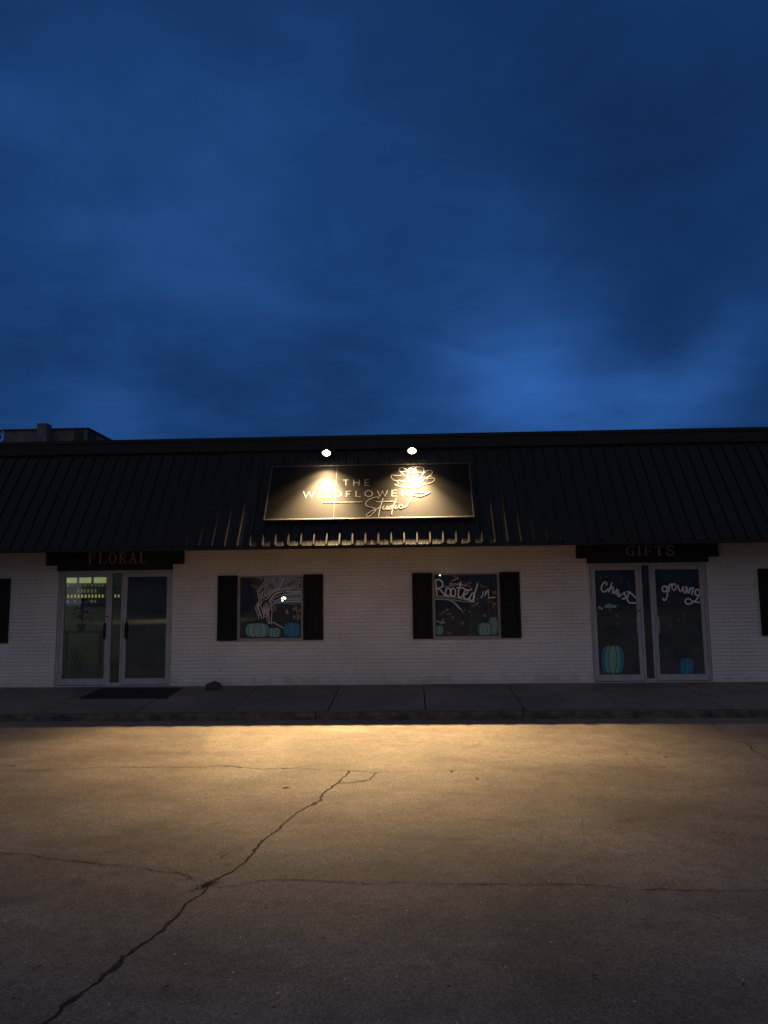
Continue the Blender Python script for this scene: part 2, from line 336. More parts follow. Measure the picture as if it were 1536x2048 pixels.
# cracks (dirt filled joints lying in the slab)
lot_o = bpy.data.objects['parking_lot']
cm_ = MB()
UP = Vector((0, 0, 1))
def crack(pts, w0, jit=1.0, seed=0, gap=0.0, zoff=0.003):
    r = random.Random(seed)
    P = [hit(x, y, (0, 0, LZ), UP) for x, y in pts]
    Q = []
    for a, b_ in zip(P[:-1], P[1:]):
        d = (b_-a).length; n = max(2, int(d/0.03))
        for k in range(n): Q.append(a.lerp(b_, k/n))
    Q.append(P[-1])
    ww, drop = [], []
    for k, p in enumerate(Q):
        s = noise.noise(Vector((p.x*3.1+seed, p.y*3.1, seed*1.3))); s2 = noise.noise(Vector((p.x*17, p.y*17+seed, 2.0)))
        ww.append(.85*w0*max(0.25, 1+0.9*s+0.9*s2)); drop.append(gap > 0 and noise.noise(Vector((p.x*1.9, p.y*4+seed, 9))) < -0.35+gap)
    R_ = []
    for k, p in enumerate(Q):
        d = (Q[min(k+1, len(Q)-1)]-Q[max(k-1, 0)]).normalized(); nn = Vector((-d.y, d.x, 0))
        off = jit*(0.022*noise.noise(Vector((p.x*5, p.y*5, seed+4.0)))+0.009*noise.noise(Vector((p.x*23, p.y*23, seed+1.0)))+r.uniform(-.003, .003))
        off += jit*(0.016*noise.noise(Vector((p.x*11, p.y*11, seed+7.0)))); c = p + nn*off; R_.append((c+nn*ww[k]*r.uniform(.2, .8), c-nn*ww[k]*r.uniform(.2, .8)))
    for k in range(len(Q)-1):
        if drop[k]: continue
        z = LZ+zoff
        a, b1 = R_[k]; c, d1 = R_[k+1]
        cm_.face([(a.x, a.y, z), (b1.x, b1.y, z), (d1.x, d1.y, z), (c.x, c.y, z)])
MAIN = [(699, 1541.5), (689, 1552), (675, 1566), (667, 1571), (650, 1585), (640, 1600), (620, 1612), (600, 1622), (582, 1637), (575, 1642), (557, 1660), (522, 1685), (507, 1702), (492, 1725), (465, 1745), (430, 1760), (415, 1772), (407, 1787), (372, 1812), (350, 1835), (327, 1860), (295, 1882), (265, 1900), (245, 1920), (222, 1942), (195, 1965), (155, 1990), (120, 2012), (102, 2035), (87, 2048), (50, 2095), (20, 2140)]
crack(MAIN[:10], 0.020, 1, 1); crack(MAIN[9:17], 0.021, 1, 2); crack(MAIN[16:], 0.018, 1, 3, zoff=0.0035)
crack([(251, 1912), (238, 1928), (222, 1944)], 0.028, 1, 14, zoff=0.004)
crack([(160, 1987), (140, 2000), (118, 2016)], 0.028, 1, 15, zoff=0.004)
crack([(699, 1541.5), (725, 1543), (752, 1546), (745, 1554), (740, 1560), (700, 1566), (675, 1567)], 0.011, 1, 4, zoff=0.0045)
crack([(-40, 1541), (50, 1542), (150, 1540), (200, 1535), (300, 1535), (400, 1535), (435, 1532), (465, 1533), (525, 1539), (595, 1536), (625, 1539), (699, 1541.5)], 0.011, 1, 5, zoff=0.005)
crack([(752, 1546), (828, 1543), (968, 1540), (1118, 1534), (1243, 1537), (1393, 1534), (1560, 1530)], 0.005, 1, 6, 0.2, zoff=0.005)
crack([(-40, 1702), (0, 1705), (65, 1709), (90, 1717), (150, 1722), (210, 1730), (275, 1734), (310, 1742), (360, 1748), (390, 1760), (412, 1764)], 0.008, 1, 7, zoff=0.005)
crack([(425, 1774), (480, 1771), (530, 1761), (590, 1760), (650, 1764), (765, 1768), (803, 1765), (868, 1769), (968, 1770), (1068, 1769), (1168, 1770), (1243, 1776), (1318, 1781), (1418, 1781), (1533, 1782), (1700, 1788)], 0.007, 1, 8, 0.0, zoff=0.005)
crack([(1163, 1600), (1163, 1642), (1167, 1670), (1165, 1722), (1155, 1735), (1167, 1765)], 0.0035, 1, 9, 0.3, zoff=0.0055)
crack([(1485, 1486), (1498, 1490), (1505, 1500), (1533, 1516), (1580, 1545)], 0.009, 1, 10, zoff=0.005)
crack([(1408, 1436), (1425, 1448), (1443, 1465)], 0.008, 1, 11, zoff=0.005)
crack([(440, 1716), (447, 1712), (455, 1708)], 0.012, 1, 13, zoff=0.005)
cr_o = cm_.build('crack', crackm, lot_o, fixn=False)
mb = MB(); c0 = hit(413, 1771, (0, 0, LZ), UP)
weed = mat('crack_weed', (0.15, 0.14, 0.05), 0.9)
for k in range(150):
    t_ = rnd.gauss(0, .5); x = c0.x + t_*0.06 + rnd.gauss(0, .016); y = c0.y + t_*0.085 + rnd.gauss(0, .016); a = rnd.uniform(0, 6.28); h = rnd.uniform(.004, .018)
    dx, dy = math.cos(a)*.004, math.sin(a)*.004; lx, ly = rnd.uniform(-.012, .012), rnd.uniform(-.012, .012)
    mb.face([(x-dx, y-dy, LZ+.004), (x+dx, y+dy, LZ+.004), (x+lx, y+ly, LZ+.004+h)])
tag(mb.build('crack_weeds', weed, fixn=False), 'dry moss and weeds growing where the lot cracks meet', 'weeds', kind='stuff')

# sidewalk slabs, sloping down to the kerb
joints = [hit(x, 1369, (0, 0, 0), Vector((0, 1, 0))).x for x in (515, 681, 845.5, 1012)]
sp_ = (joints[3]-joints[0])/3; xs_ = [joints[1]+sp_*k for k in range(-9, 10)]
mb = MB()
def zs(y): return KZ*(y/KY)
for a, c in zip(xs_[:-1], xs_[1:]):
    g2 = 0.008; y0, y1 = KY+0.15, 0.03
    x0, x1 = a+g2, c-g2; i = len(mb.v); dz = rnd.uniform(-.003, .003)
    mb.v += [(x0, y0, -.45), (x1, y0, -.45), (x1, y1, -.45), (x0, y1, -.45), (x0, y0, zs(y0)+dz), (x1, y0, zs(y0)+dz), (x1, y1, dz), (x0, y1, dz)]
    for q in ((3, 2, 1, 0), (4, 5, 6, 7), (0, 1, 5, 4), (1, 2, 6, 5), (2, 3, 7, 6), (3, 0, 4, 7)): mb.f.append([i+k for k in q]); mb.mi.append(0)
tag(mb.build('sidewalk', walkm, bevel=0.006), kind='structure')
kerbm = vary(mat('kerb_concrete', (0.10, 0.085, 0.07), 0.9), (0.045, 0.040, 0.03), (0.15, 0.12, 0.095), (1, 1, 1), 7, 8, bump=0.004)
mb = MB(); a0 = -20.0
while a0 < 20:
    a1 = a0+rnd.uniform(2.8, 3.4); x0, x1 = a0+.005, a1-.005; i = len(mb.v); y0, y1 = KY, KY+0.148
    mb.v += [(x0, y0-.02, -.4), (x1, y0-.02, -.4), (x1, y1, -.4), (x0, y1, -.4), (x0, y0, KZ), (x1, y0, KZ), (x1, y1, zs(y1)-.002), (x0, y1, zs(y1)-.002)]
    for q in ((3, 2, 1, 0), (4, 5, 6, 7), (0, 1, 5, 4), (1, 2, 6, 5), (2, 3, 7, 6), (3, 0, 4, 7)): mb.f.append([i+k for k in q]); mb.mi.append(0)
    a0 = a1
tag(mb.build('kerb', kerbm, bevel=0.018), kind='structure')

# ------------------------------------------------------------------ the shop building
B = thing('shop_building', 'long low white painted brick shop under a black ribbed metal mansard roof', 'building', (0, 0, 0))
X0, X1, WT = -16.0, 16.0, 2.60
DO1 = (-6.75, -4.53, 0.0, 2.17); DO2 = (3.31, 5.47, 0.0, 2.18)
WZ0, WZ1 = 0.83, 2.035
WI = [(-9.29, -8.05), (-3.27, -2.035), (0.405, 1.645), (6.78, 8.02)]
opens = [DO1, DO2] + [(a, c, WZ0, WZ1) for a, c in WI]
gx = sorted({X0, X1} | {o[0] for o in opens} | {o[1] for o in opens}); gz = sorted({-0.35, 0.0, WT, WZ0, WZ1, 2.17, 2.18})
mb = MB(); D_ = 0.20
def solid(i, j):
    if i < 0 or j < 0 or i >= len(gx)-1 or j >= len(gz)-1: return False
    cx, cz = (gx[i]+gx[i+1])/2, (gz[j]+gz[j+1])/2
    return not any(o[0] < cx < o[1] and o[2] < cz < o[3] for o in opens)
for i in range(len(gx)-1):
    for j in range(len(gz)-1):
        if not solid(i, j): continue
        a, c, d, e_ = gx[i], gx[i+1], gz[j], gz[j+1]
        mb.face([(a, 0, d), (c, 0, d), (c, 0, e_), (a, 0, e_)]); mb.face([(a, D_, d), (a, D_, e_), (c, D_, e_), (c, D_, d)])
        if not solid(i-1, j): mb.face([(a, 0, d), (a, 0, e_), (a, D_, e_), (a, D_, d)])
        if not solid(i+1, j): mb.face([(c, 0, d), (c, D_, d), (c, D_, e_), (c, 0, e_)])
        if not solid(i, j-1): mb.face([(a, 0, d), (a, D_, d), (c, D_, d), (c, 0, d)])
        if not solid(i, j+1): mb.face([(a, 0, e_), (c, 0, e_), (c, D_, e_), (a, D_, e_)])
wall = mb.build('wall', brick, B, fixn=False)
# shell: sides, back, ceiling, flat roof
mb = MB(); mb.box(X0, X0+.2, .201, 12, -.3, 4.4); mb.box(X1-.2, X1, .201, 12, -.3, 4.4); mb.box(X0+.2, X1-.2, 11.8, 12, -.3, 4.4); mb.build('rear_wall', brick, B)
mb = MB(); mb.box(X0, X1, .0, 12.1, 4.402, 4.5); mb.build('flat_roof', trimm, B)
# roof: ribbed sheet on a steep slope
EY, EZ = -1.40, 2.50; TY, TZ = -0.083, 4.42
sv = Vector((0, TY-EY, TZ-EZ)); SL = sv.length; sv.normalize(); nv = Vector((0, -sv.z, sv.y))
xr = hit(525.5, 1082, (0, EY, EZ), nv).x; SPC = 0.2205
xr -= SPC*math.floor((xr-(X0+.3))/SPC)
prof = [(X0, 0)]
x = xr
while x < X1-.1:
    prof += [(x-.024, 0), (x-.011, .030), (x+.011, .030), (x+.024, 0)]
    if x+SPC < X1-.1: prof += [(x+SPC/2-.012, 0), (x+SPC/2, .0025), (x+SPC/2+.012, 0)]
    x += SPC
prof.append((X1, 0))
mb = MB(); E0 = Vector((0, EY, EZ))
for a, c in zip(prof[:-1], prof[1:]):
    p = lambda q, s: Vector((q[0], 0, 0)) + E0 + sv*s + nv*q[1]
    mb.face([p(a, 0), p(c, 0), p(c, SL), p(a, SL)])
rf = mb.build('roof', roofm, B, fixn=False)
mb = MB(); mb.box(X0, X1, EY-.012, EY+.03, EZ-.063, EZ-.004); mb.build('eave_trim', trimm, B, bevel=.004)
mb = MB(); mb.box(X0, X1, EY+.085, -.001, 2.575, 2.598); mb.build('soffit', soffm, B)
# under-roof closure (keeps the roof space dark)
mb = MB(); a = E0+Vector((0, .05, -.04)); c = E0+sv*SL+Vector((0, .05, -.04))
mb.face([(X0, a.y, a.z), (X1, a.y, a.z), (X1, c.y, c.z), (X0, c.y, c.z)]); mb.build('roof_deck', trimm, B, fixn=False)
mb = MB(); mb.box(X0, X1, TY-.055, .2, TZ-.01, TZ+.24); mb.build('roof_fascia', roofm, B, bevel=.006)
mb = MB(); mb.box(X0, X1, TY-.075, .24, TZ+.241, TZ+.26); mb.box(X0, X1, TY-.075, TY-.058, TZ+.195, TZ+.241); mb.build('ridge_cap', trimm, B, bevel=.003)

# interior: a lit flower room on the left, dark rooms elsewhere
mb = MB(); mb.box(X0+.2, X1-.2, .201, 11.8, -.25, .012); mb.build('interior_floor', intfloor, B)
mb = MB(); mb.box(X0+.2, X1-.2, .201, 11.8, 2.602, 2.65); mb.build('interior_ceiling', intdark, B)
mb = MB(); mb.box(-10.6, -5.02, 4.6, 4.7, .012, 2.601); mb.box(-10.7, -10.6, .201, 4.7, .012, 2.601)
mb.build('lit_room_wall', intwall, B)
mb = MB(); mb.box(-5.02, 2.7, 4.6, 4.7, .012, 2.601); mb.box(2.7, 2.8, .201, 4.7, .012, 2.601); mb.box(2.8, 9, 4.6, 4.7, .012, 2.601)
mb.box(-5.12, -5.02, 1.2, 4.599, .012, 2.601); mb.box(-5.95, -4.0, 1.1, 1.199, .012, 2.601); mb.box(-4.1, -4.0, .201, 1.099, .012, 2.601)
mb.build('dark_room_wall', intdark, B)

# windows with painted panes and shutters
def frame_mb(x0, x1, z0, z1, y0, y1, l, r_, b_, t_):
    mb = MB()
    mb.box(x0, x0+l, y0, y1, z0, z1); mb.box(x1-r_, x1, y0, y1, z0, z1)
    mb.box(x0+l, x1-r_, y0, y1, z0, z0+b_); mb.box(x0+l, x1-r_, y0, y1, z1-t_, z1); return mb
def window(x0, x1):
    f = frame_mb(x0+.002, x1-.002, WZ0+.002, WZ1-.002, -.012, .06, .035, .035, .035, .03).build('window', aluw, B, bevel=.003)
    mb = MB(); mb.box(x0-.01, x1+.01, -.035, -.0125, WZ0-.012, WZ0+.018); mb.build('sill', aluw, f, bevel=.003)
    mb = MB(); mb.box(x0+.037, x1-.037, .020, .026, WZ0+.037, WZ1-.032); mb.build('pane', glass, f)
    return f
def shutter(x0, x1):
    mb = MB(); z0, z1 = WZ0-.005, WZ1+.008; y0, y1 = -.045, -.004; m_ = (z0+z1)/2; s = .055
    mb.box(x0, x0+s, y0, y1, z0, z1); mb.box(x1-s, x1, y0, y1, z0, z1)
    for a, c in ((z0, z0+.09), (m_-.04, m_+.04), (z1-.09, z1)): mb.box(x0+s, x1-s, y0, y1, a, c)
    mb.box(x0+s, x1-s, y0+.022, y1, z0+.09, m_-.04); mb.box(x0+s, x1-s, y0+.022, y1, m_+.04, z1-.09)
    for a, c in ((z0+.09, m_-.04), (m_+.04, z1-.09)): mb.box(x0+s+.03, x1-s-.03, y0+.010, y0+.0215, a+.035, c-.035)
    return mb.build('shutter', shutm, B, bevel=.004)
wins = [window(*w) for w in WI]
for a, c in WI:
    shutter(a-.385, a-.012); shutter(c+.008, c+.378)

# storefront doors
def entrance(X, hm, lo, hi):
    x0, x1, z0, z1 = X; z0 += .015
    y0, y1 = .03, .10
    sidel = (x0+(x1-x0)*lo-.025, x0+(x1-x0)*hi+.025)
    mb = MB(); mb.box(x0+.002, x0+.05, y0, y1, z0, z1-.002); mb.box(x1-.05, x1-.002, y0, y1, z0, z1-.002)
    mb.box(x0+.05, x1-.05, y0, y1, z1-.045, z1-.002)
    mb.box(sidel[0]-.02, sidel[0]+.025, y0, y1, z0, z1-.045); mb.box(sidel[1]-.025, sidel[1]+.012, y0, y1, z0, z1-.045)
    mb.box(sidel[0]+.025, sidel[1]-.025, y0, y1, z0, z0+.05)
    mb.box(x0+.002, x1-.002, y0-.02, y1+.02, z0-.03, z0-.0005)
    df = mb.build('door_frame', alum, B, bevel=.003)
    mb = MB(); mb.box(sidel[0]+.027, sidel[1]-.027, .062, .068, z0+.052, z1-.047); mb.build('sidelight', glass, df)
    doors = []
    for (a, c, sd) in ((x0+.054, sidel[0]-.024, 1), (sidel[1]+.016, x1-.054, -1)):
        st = .068
        d = frame_mb(a, c, z0+.01, z1-.05, y0+.006, y1-.012, st, st, .115, .075).build('door', alum, B, bevel=.003)
        mb = MB(); mb.box(a+st+.002, c-st-.002, .056, .062, z0+.127, z1-.127); mb.build('glass_panel', glass, d)
        hx = c-st*.5 if sd > 0 else a+st*.5
        mb = MB(); hx2 = hx - sd*.035
        mb.tube([(hx2, y0+.004, .90), (hx2, y0-.045, .905), (hx2, y0-.05, .93), (hx2, y0-.05, 1.12), (hx2, y0-.045, 1.145), (hx2, y0+.004, 1.15)], .011, 10)
        mb.box(hx2-.022, hx2+.022, y0-.001, y0+.0055, .87, 1.18)
        mb.build('handle', hm, d, smooth=False)
        if sd > 0:
            mb = MB(); mb.tube([(hx, y0+.0055, 1.30), (hx, y0-.006, 1.30)], .018, 16); mb.build('lock', darkm, d)
        doors.append(d)
    return df, doors
df1, doors1 = entrance(DO1, darkm, .469, .551); df2, doors2 = entrance(DO2, alum, .4545, .5195)

# ------------------------------------------------------------------ header signs over the two doors
def unit_strokes(pl, mb, glyphs, x0, x1, ztop, zbot, thick):
    pass
SER = {  # serif capitals on a 1 x 1 box: (polyline, stroke weight)
 'F': [([(.22, 0), (.22, 1)], .20), ([(.05, .02), (.42, .02)], .06), ([(.05, .98), (.92, .98)], .07), ([(.90, .99), (.90, .72)], .06), ([(.22, .50), (.66, .50)], .07), ([(.66, .64), (.66, .36)], .06)],
 'L': [([(.24, 0), (.24, 1)], .20), ([(.06, .98), (.44, .98)], .06), ([(.06, .025), (.92, .025)], .07), ([(.91, 0), (.93, .30)], .07)],
 'O': [('ring',)],
 'R': [([(.22, 0), (.22, 1)], .20), ([(.04, .02), (.42, .02)], .06), ([(.04, .975), (.55, .975), (.74, .90), (.80, .74), (.74, .58), (.55, .50), (.24, .49)], .11), ([(.50, .49), (.68, .22), (.86, .02), (1.0, .02)], .15)],
 'A': [([(.14, 0), (.47, .98)], .09), ([(.46, 1), (.84, 0)], .20), ([(.02, .02), (.30, .02)], .06), ([(.66, .02), (1.0, .02)], .06), ([(.26, .34), (.70, .34)], .07)],
 'G': [('gee',)],
 'I': [([(.5, 0), (.5, 1)], .34), ([(.14, .02), (.86, .02)], .06), ([(.14, .98), (.86, .98)], .06)],
 'T': [([(.5, 0), (.5, 1)], .21), ([(.28, .02), (.72, .02)], .06), ([(.02, .97), (.98, .97)], .07), ([(.04, 1), (.04, .74)], .06), ([(.96, 1), (.96, .74)], .06)],
 'S': [([(.86, .74), (.80, .90), (.52, .98), (.24, .90), (.16, .74), (.28, .60), (.62, .47), (.84, .34), (.84, .16), (.62, .03), (.32, .03), (.12, .16), (.10, .32)], .15)],
}
def header(cx, w, zlo, word, lx0, lx1, lz0, lz1, label):
    T_ = thing('header_sign', label, 'sign', (cx, 0, zlo), 'word signs over the two entrances')
    mb = MB(); w2 = w/2; iw = 1.11
    for (y0, y1, k) in ((-.062, -.001, 0),):
        prof_ = [(cx-w2, 2.573), (cx-w2, 2.275), (cx-iw, 2.275), (cx-iw, zlo), (cx+iw, zlo), (cx+iw, 2.275), (cx+w2, 2.275), (cx+w2, 2.573)]
        mb.face([(x, y0, z) for x, z in prof_]); mb.face([(x, y1, z) for x, z in prof_][::-1])
        for a, c in zip(prof_, prof_[1:]+prof_[:1]): mb.face([(a[0], y0, a[1]), (c[0], y0, c[1]), (c[0], y1, c[1]), (a[0], y1, a[1])])
    mb.build('board', fascm, T_)
    pl = Plane((0, -.063, 0), (0, -1, 0)); n = len(word); 
    wid = {'I': .55}; tot = sum(wid.get(c, 1) for c in word) + .26*(n-1); u = (lx1-lx0)/tot; x = lx0; H = lz1-lz0
    for ch in word:
        cw = wid.get(ch, 1)*u; mb = MB()
        for gl in SER[ch]:
            if gl[0] in ('ring', 'gee'):
                a0, a1 = (0, 360) if gl[0] == 'ring' else (48, 330); pts_o, pts_i = [], []
                for k in range(33):
                    t_ = R(a0+(a1-a0)*k/32); pts_o.append((x+cw*(.5+.47*math.cos(t_)), lz0+H*(.5+.5*math.sin(t_)))); pts_i.append((x+cw*(.5+.27*math.cos(t_)), lz0+H*(.5+.44*math.sin(t_))))
                for k in range(32):
                    mb.face([(p[0], -.068, p[1]) for p in (pts_o[k], pts_o[k+1], pts_i[k+1], pts_i[k])])
                    mb.face([(pts_o[k][0], -.068, pts_o[k][1]), (pts_o[k+1][0], -.068, pts_o[k+1][1]), (pts_o[k+1][0], -.063, pts_o[k+1][1]), (pts_o[k][0], -.063, pts_o[k][1])])
                if gl[0] == 'gee':
                    for q, w_ in (([(.84, .04), (.84, .44)], .19), ([(.60, .44), (1.0, .44)], .06), ([(.86, .62), (.86, .98)], .06)):
                        pl.stroke(mb, [(x+cw*a, lz0+H*c) for a, c in q], w_*u, .005, False, raw=True)
            else:
                q, w_ = gl; pl.stroke(mb, [(x+cw*a, lz0+H*c) for a, c in q], w_*(u if ch != 'I' else u*.6), .005, len(q) > 4 and ch in 'RS', raw=True)
        mb.build('letter', letter, T_, fixn=False); x += cw+.26*u
    return T_
yp = Vector((0, 1, 0)); py_ = (0, -.063, 0)
a = hit(176, 1128, py_, yp); c = hit(295, 1104, py_, yp)
header((DO1[0]+DO1[1])/2, 2.66, 2.172, 'FLORAL', a.x, c.x, a.z, c.z, 'dark stepped board with FLORAL in capital letters over the left entrance')
a = hit(1252, 1112, py_, yp); c = hit(1349, 1090.5, py_, yp)
header((DO2[0]+DO2[1])/2, 2.60, 2.182, 'GIFTS', a.x, c.x, a.z, c.z, 'dark stepped board with GIFTS in capital letters over the right entrance')

# ------------------------------------------------------------------ main sign on the roof
PR = 0.062
sp0 = E0 + nv*PR
TLc, TRc, BRc, BLc = [hit(x, y, sp0, nv) for x, y in ((546.9, 934), (936.6, 929.5), (946.9, 1033.5), (528, 1040))]
SX0, SX1 = (TLc.x+BLc.x)/2, (TRc.x+BRc.x)/2
s0 = ((BLc-sp0).dot(sv)+(BRc-sp0).dot(sv))/2; s1 = ((TLc-sp0).dot(sv)+(TRc-sp0).dot(sv))/2
print('sign', SX0, SX1, s0, s1, 'SL', SL)
SG = thing('shop_sign', 'wide dark board with white lettering and line drawn flower, lit on the black roof', 'sign', tuple(sp0+sv*s0+Vector(((SX0+SX1)/2, 0, 0))))
def spt(x, s, h): return sp0 + Vector((x, 0, 0)) + sv*s + nv*h
seam = hit(670.5, 985, sp0, nv).x
mb = MB()
for a, c in ((SX0, seam-.002), (seam+.002, SX1)):
    mb.obox(spt((a+c)/2, (s0+s1)/2, -.009), Vector(((c-a)/2, 0, 0)), sv*((s1-s0)/2), nv*.009)
mb.build('board', signm, SG, bevel=.001)
mb = MB(); mb.obox(spt(seam, (s0+s1)/2, .0006), Vector((.0035, 0, 0)), sv*((s1-s0)/2-.002), nv*.0006); mb.build('seam_strip', mat('seam_caulk', (.06, .055, .05), .6, 0, .2), SG)
mb = MB(); fw = .012
mb.obox(spt((SX0+SX1)/2, s0-fw, .0), Vector(((SX1-SX0)/2+2*fw, 0, 0)), sv*fw, nv*.022)
mb.obox(spt((SX0+SX1)/2, s1+fw, -.004), Vector(((SX1-SX0)/2+2*fw, 0, 0)), sv*fw, nv*.018)
for x_ in (SX0-fw, SX1+fw): mb.obox(spt(x_, (s0+s1)/2, -.004), Vector((fw, 0, 0)), sv*((s1-s0)/2-.001), nv*.016)
mb.build('frame', framem, SG, bevel=.003)
mb = MB(); mb.obox(spt((SX0+SX1)/2, s0+.004, .0075), Vector(((SX1-SX0)/2-.002, 0, 0)), sv*.004, nv*.007); mb.build('painted_lit_edge', mat('lit_edge_tone', (.30, .28, .25), .5), SG)  # paler than the frame: the lit bottom edge is put into its colour
mb = MB()
for x_ in (SX0+.3, (SX0+SX1)/2, SX1-.3):
    for s_ in (s0+.25, s1-.25):
        mb = MB(); mb.obox(spt(x_, s_, -.04), Vector((.02, 0, 0)), sv*.08, nv*.021); mb.build('mounting_bracket', trimm, SG)
SPc = 1536/310
def SP(): return Plane(sp0, nv, 590, 920, SPc)
def word(name, strokes, w, closed=()):
    for q in strokes:
        pass
pl = SP(); LW = .0175
def letters(strokelists, w=LW):
    for gl in strokelists:
        mb = MB()
        for q, sm in gl: pl.stroke(mb, q, w, .003, sm)
        mb.build('letter', white, SG, fixn=False)
T0 = False
letters([
 [([(478, 200), (533, 199)], T0), ([(504, 200), (504, 256)], T0)],
 [([(583, 197), (583, 254)], T0), ([(636, 196), (636, 252)], T0), ([(583, 226), (636, 225)], T0)],
 [([(738, 197), (695, 197), (695, 254), (738, 253)], T0), ([(695, 226), (733, 225)], T0)],
 [([(85, 313), (108, 374), (138, 318), (165, 373), (190, 313)], T0)],
 [([(239, 312), (237, 372)], T0)],
 [([(302, 311), (302, 371), (345, 370)], T0)],
 [([(396, 311), (396, 369), (428, 368), (450, 357), (458, 340), (450, 322), (428, 311), (396, 311)], T0)],
 [([(510, 368), (511, 311), (556, 309)], T0), ([(511, 339), (549, 338)], T0)],
 [([(606, 307), (604, 366), (648, 365)], T0)],
 [(ell(730, 334, 37, 30), T0)],
 [([(815, 305), (842, 362), (866, 308), (892, 361), (918, 301)], T0)],
 [([(1008, 300), (964, 301), (962, 360), (1008, 359)], T0), ([(963, 330), (1002, 329)], T0)],
 [([(1062, 358), (1063, 299), (1094, 298), (1113, 308), (1114, 324), (1095, 335), (1063, 336)], T0), ([(1090, 335), (1116, 358)], T0)],
])
mb = MB(); pl.stroke(mb, [(280, 423), (668, 416)], .015, .003, False); mb.build('underline', white, SG, fixn=False)
def script(glyphs, w=.0165):
    for gl in glyphs:
        mb = MB()
        for q in gl: pl.stroke(mb, q, w, .003, True)
        mb.build('script_letter', white, SG, fixn=False)
script([
 [[(829, 387), (822, 369), (790, 371), (732, 395), (702, 425), (712, 456), (770, 474), (801, 490), (780, 522), (742, 555), (713, 560), (712, 540), (760, 507), (815, 485), (848, 462)]],
 [[(873, 380), (855, 440), (838, 500), (827, 563)], [(803, 416), (880, 413), (978, 410)]],
 [[(886, 453), (868, 478), (880, 492), (904, 474), (920, 455), (908, 482), (918, 490), (938, 472)]],
 [[(962, 455), (938, 462), (926, 482), (942, 490), (962, 468), (972, 448)], [(1006, 378), (985, 432), (965, 490), (956, 543)]],
 [[(1002, 452), (992, 478), (1004, 484), (1024, 468)], [(1012, 424), (1016, 420)]],
 [ell(1050, 464, 20, 18, 30, 390)],
])
mb = MB()
pl.stroke(mb, [(1068, 470), (1095, 464), (1122, 432), (1150, 385), (1168, 330), (1178, 270)], .021, .003, True)
FL = [
 [(1180, 262), (1130, 195), (1080, 150), (1035, 105), (1035, 82), (1075, 80), (1110, 98), (1140, 82), (1185, 68), (1250, 74), (1278, 92), (1268, 130), (1235, 190), (1190, 255)],
 [(1062, 152), (1005, 158), (962, 150), (955, 175), (985, 203), (1040, 208), (1110, 225), (1175, 262)],
 [(1175, 264), (1110, 222), (1045, 203), (1012, 210), (1028, 236), (988, 246), (1040, 264), (1100, 274), (1160, 272)],
 [(1180, 262), (1186, 200), (1182, 140), (1172, 85)],
 [(1176, 256), (1140, 210), (1118, 160), (1126, 120), (1160, 92), (1205, 78)],
 [(1186, 255), (1210, 205), (1212, 150), (1196, 92)],
 [(1050, 122), (1110, 114), (1180, 126), (1262, 126)],
 [(1190, 258), (1240, 190), (1278, 130), (1330, 104), (1362, 120), (1345, 150), (1290, 185), (1225, 240), (1198, 262)],
 [(1230, 200), (1275, 170), (1310, 190), (1368, 180), (1382, 204), (1340, 230), (1275, 245), (1225, 272), (1195, 266), (1225, 232), (1300, 180), (1358, 160)],
 [(1172, 318), (1230, 322), (1290, 326), (1338, 320), (1295, 344), (1235, 362), (1166, 348)]]
for q in FL: pl.stroke(mb, q, .0125, .003, True)
mb.build('flower_emblem', white, SG, fixn=False)

# ------------------------------------------------------------------ flood lamps over the sign
LAMP_P = 2750
def lamp(px, py, label, splay):
    off = 0.33; c = hit(px, py, E0+nv*off, nv)
    T_ = thing('sign_lamp', label, 'lamp', tuple(c), 'flood lamps over the roof sign')
    ax = Vector((0, -.58, -1)).normalized()
    base = c + sv*.36 - nv*(off-.02)
    mb = MB(); mb.obox(base, Vector((.05, 0, 0)), sv*.05, nv*.018); mb.build('mounting_plate', housem, T_, bevel=.004)
    mb = MB(); mb.tube([base, base+nv*.16, base+nv*.25+sv*-.03, base+nv*.29-sv*.09, c-ax*.15-nv*.01, c-ax*.10], .013, 10); mb.build('arm', housem, T_, smooth=True)
    mb = MB(); mb.tube([c-ax*.125, c-ax*.12, c-ax*.08, c-ax*.03, c-ax*.012], [.018, .036, .050, .068, .072], 24, caps=False); mb.tube([c-ax*.126, c-ax*.1255], [.018, .018], 24)
    h = mb.build('housing', housem, T_, smooth=True, fixn=False)
    mb = MB(); mb.tube([c-ax*.075, c-ax*.05, c-ax*.02, c+ax*.004], [.022, .046, .064, .080], 28, caps=False); mb.build('reflector', reflm, T_, smooth=True, fixn=False)
    mb = MB(); mb.tube([c-ax*.04, c-ax*.03, c-ax*.005, c+ax*.020, c+ax*.038, c+ax*.046], [.02, .040, .050, .046, .030, .008], 24, caps=True); mb.build('bulb', bulbm, T_, smooth=True)
    ld = bpy.data.lights.new('lamp_beam', 'SPOT'); ld.energy = LAMP_P; ld.color = (1.0, 0.68, 0.34); ld.spot_size = R(77.5); ld.spot_blend = 1.0; ld.shadow_soft_size = .035
    lo = bpy.data.objects.new('lamp_beam', ld); COL.objects.link(lo); lo.parent = T_
    lo.location = ax*.09
    lo.rotation_euler = Vector((splay, -.53, -1)).to_track_quat('-Z', 'Y').to_euler()
    l2 = bpy.data.lights.new('lamp_spill', 'SPOT'); l2.energy = 560; l2.color = ld.color; l2.spot_size = R(118); l2.spot_blend = 1.0; l2.shadow_soft_size = .035
    o2 = bpy.data.objects.new('lamp_spill', l2); COL.objects.link(o2); o2.parent = T_; o2.location = ax*.09; o2.rotation_euler = Vector((0, -.30, -1)).to_track_quat('-Z', 'Y').to_euler()
    return T_
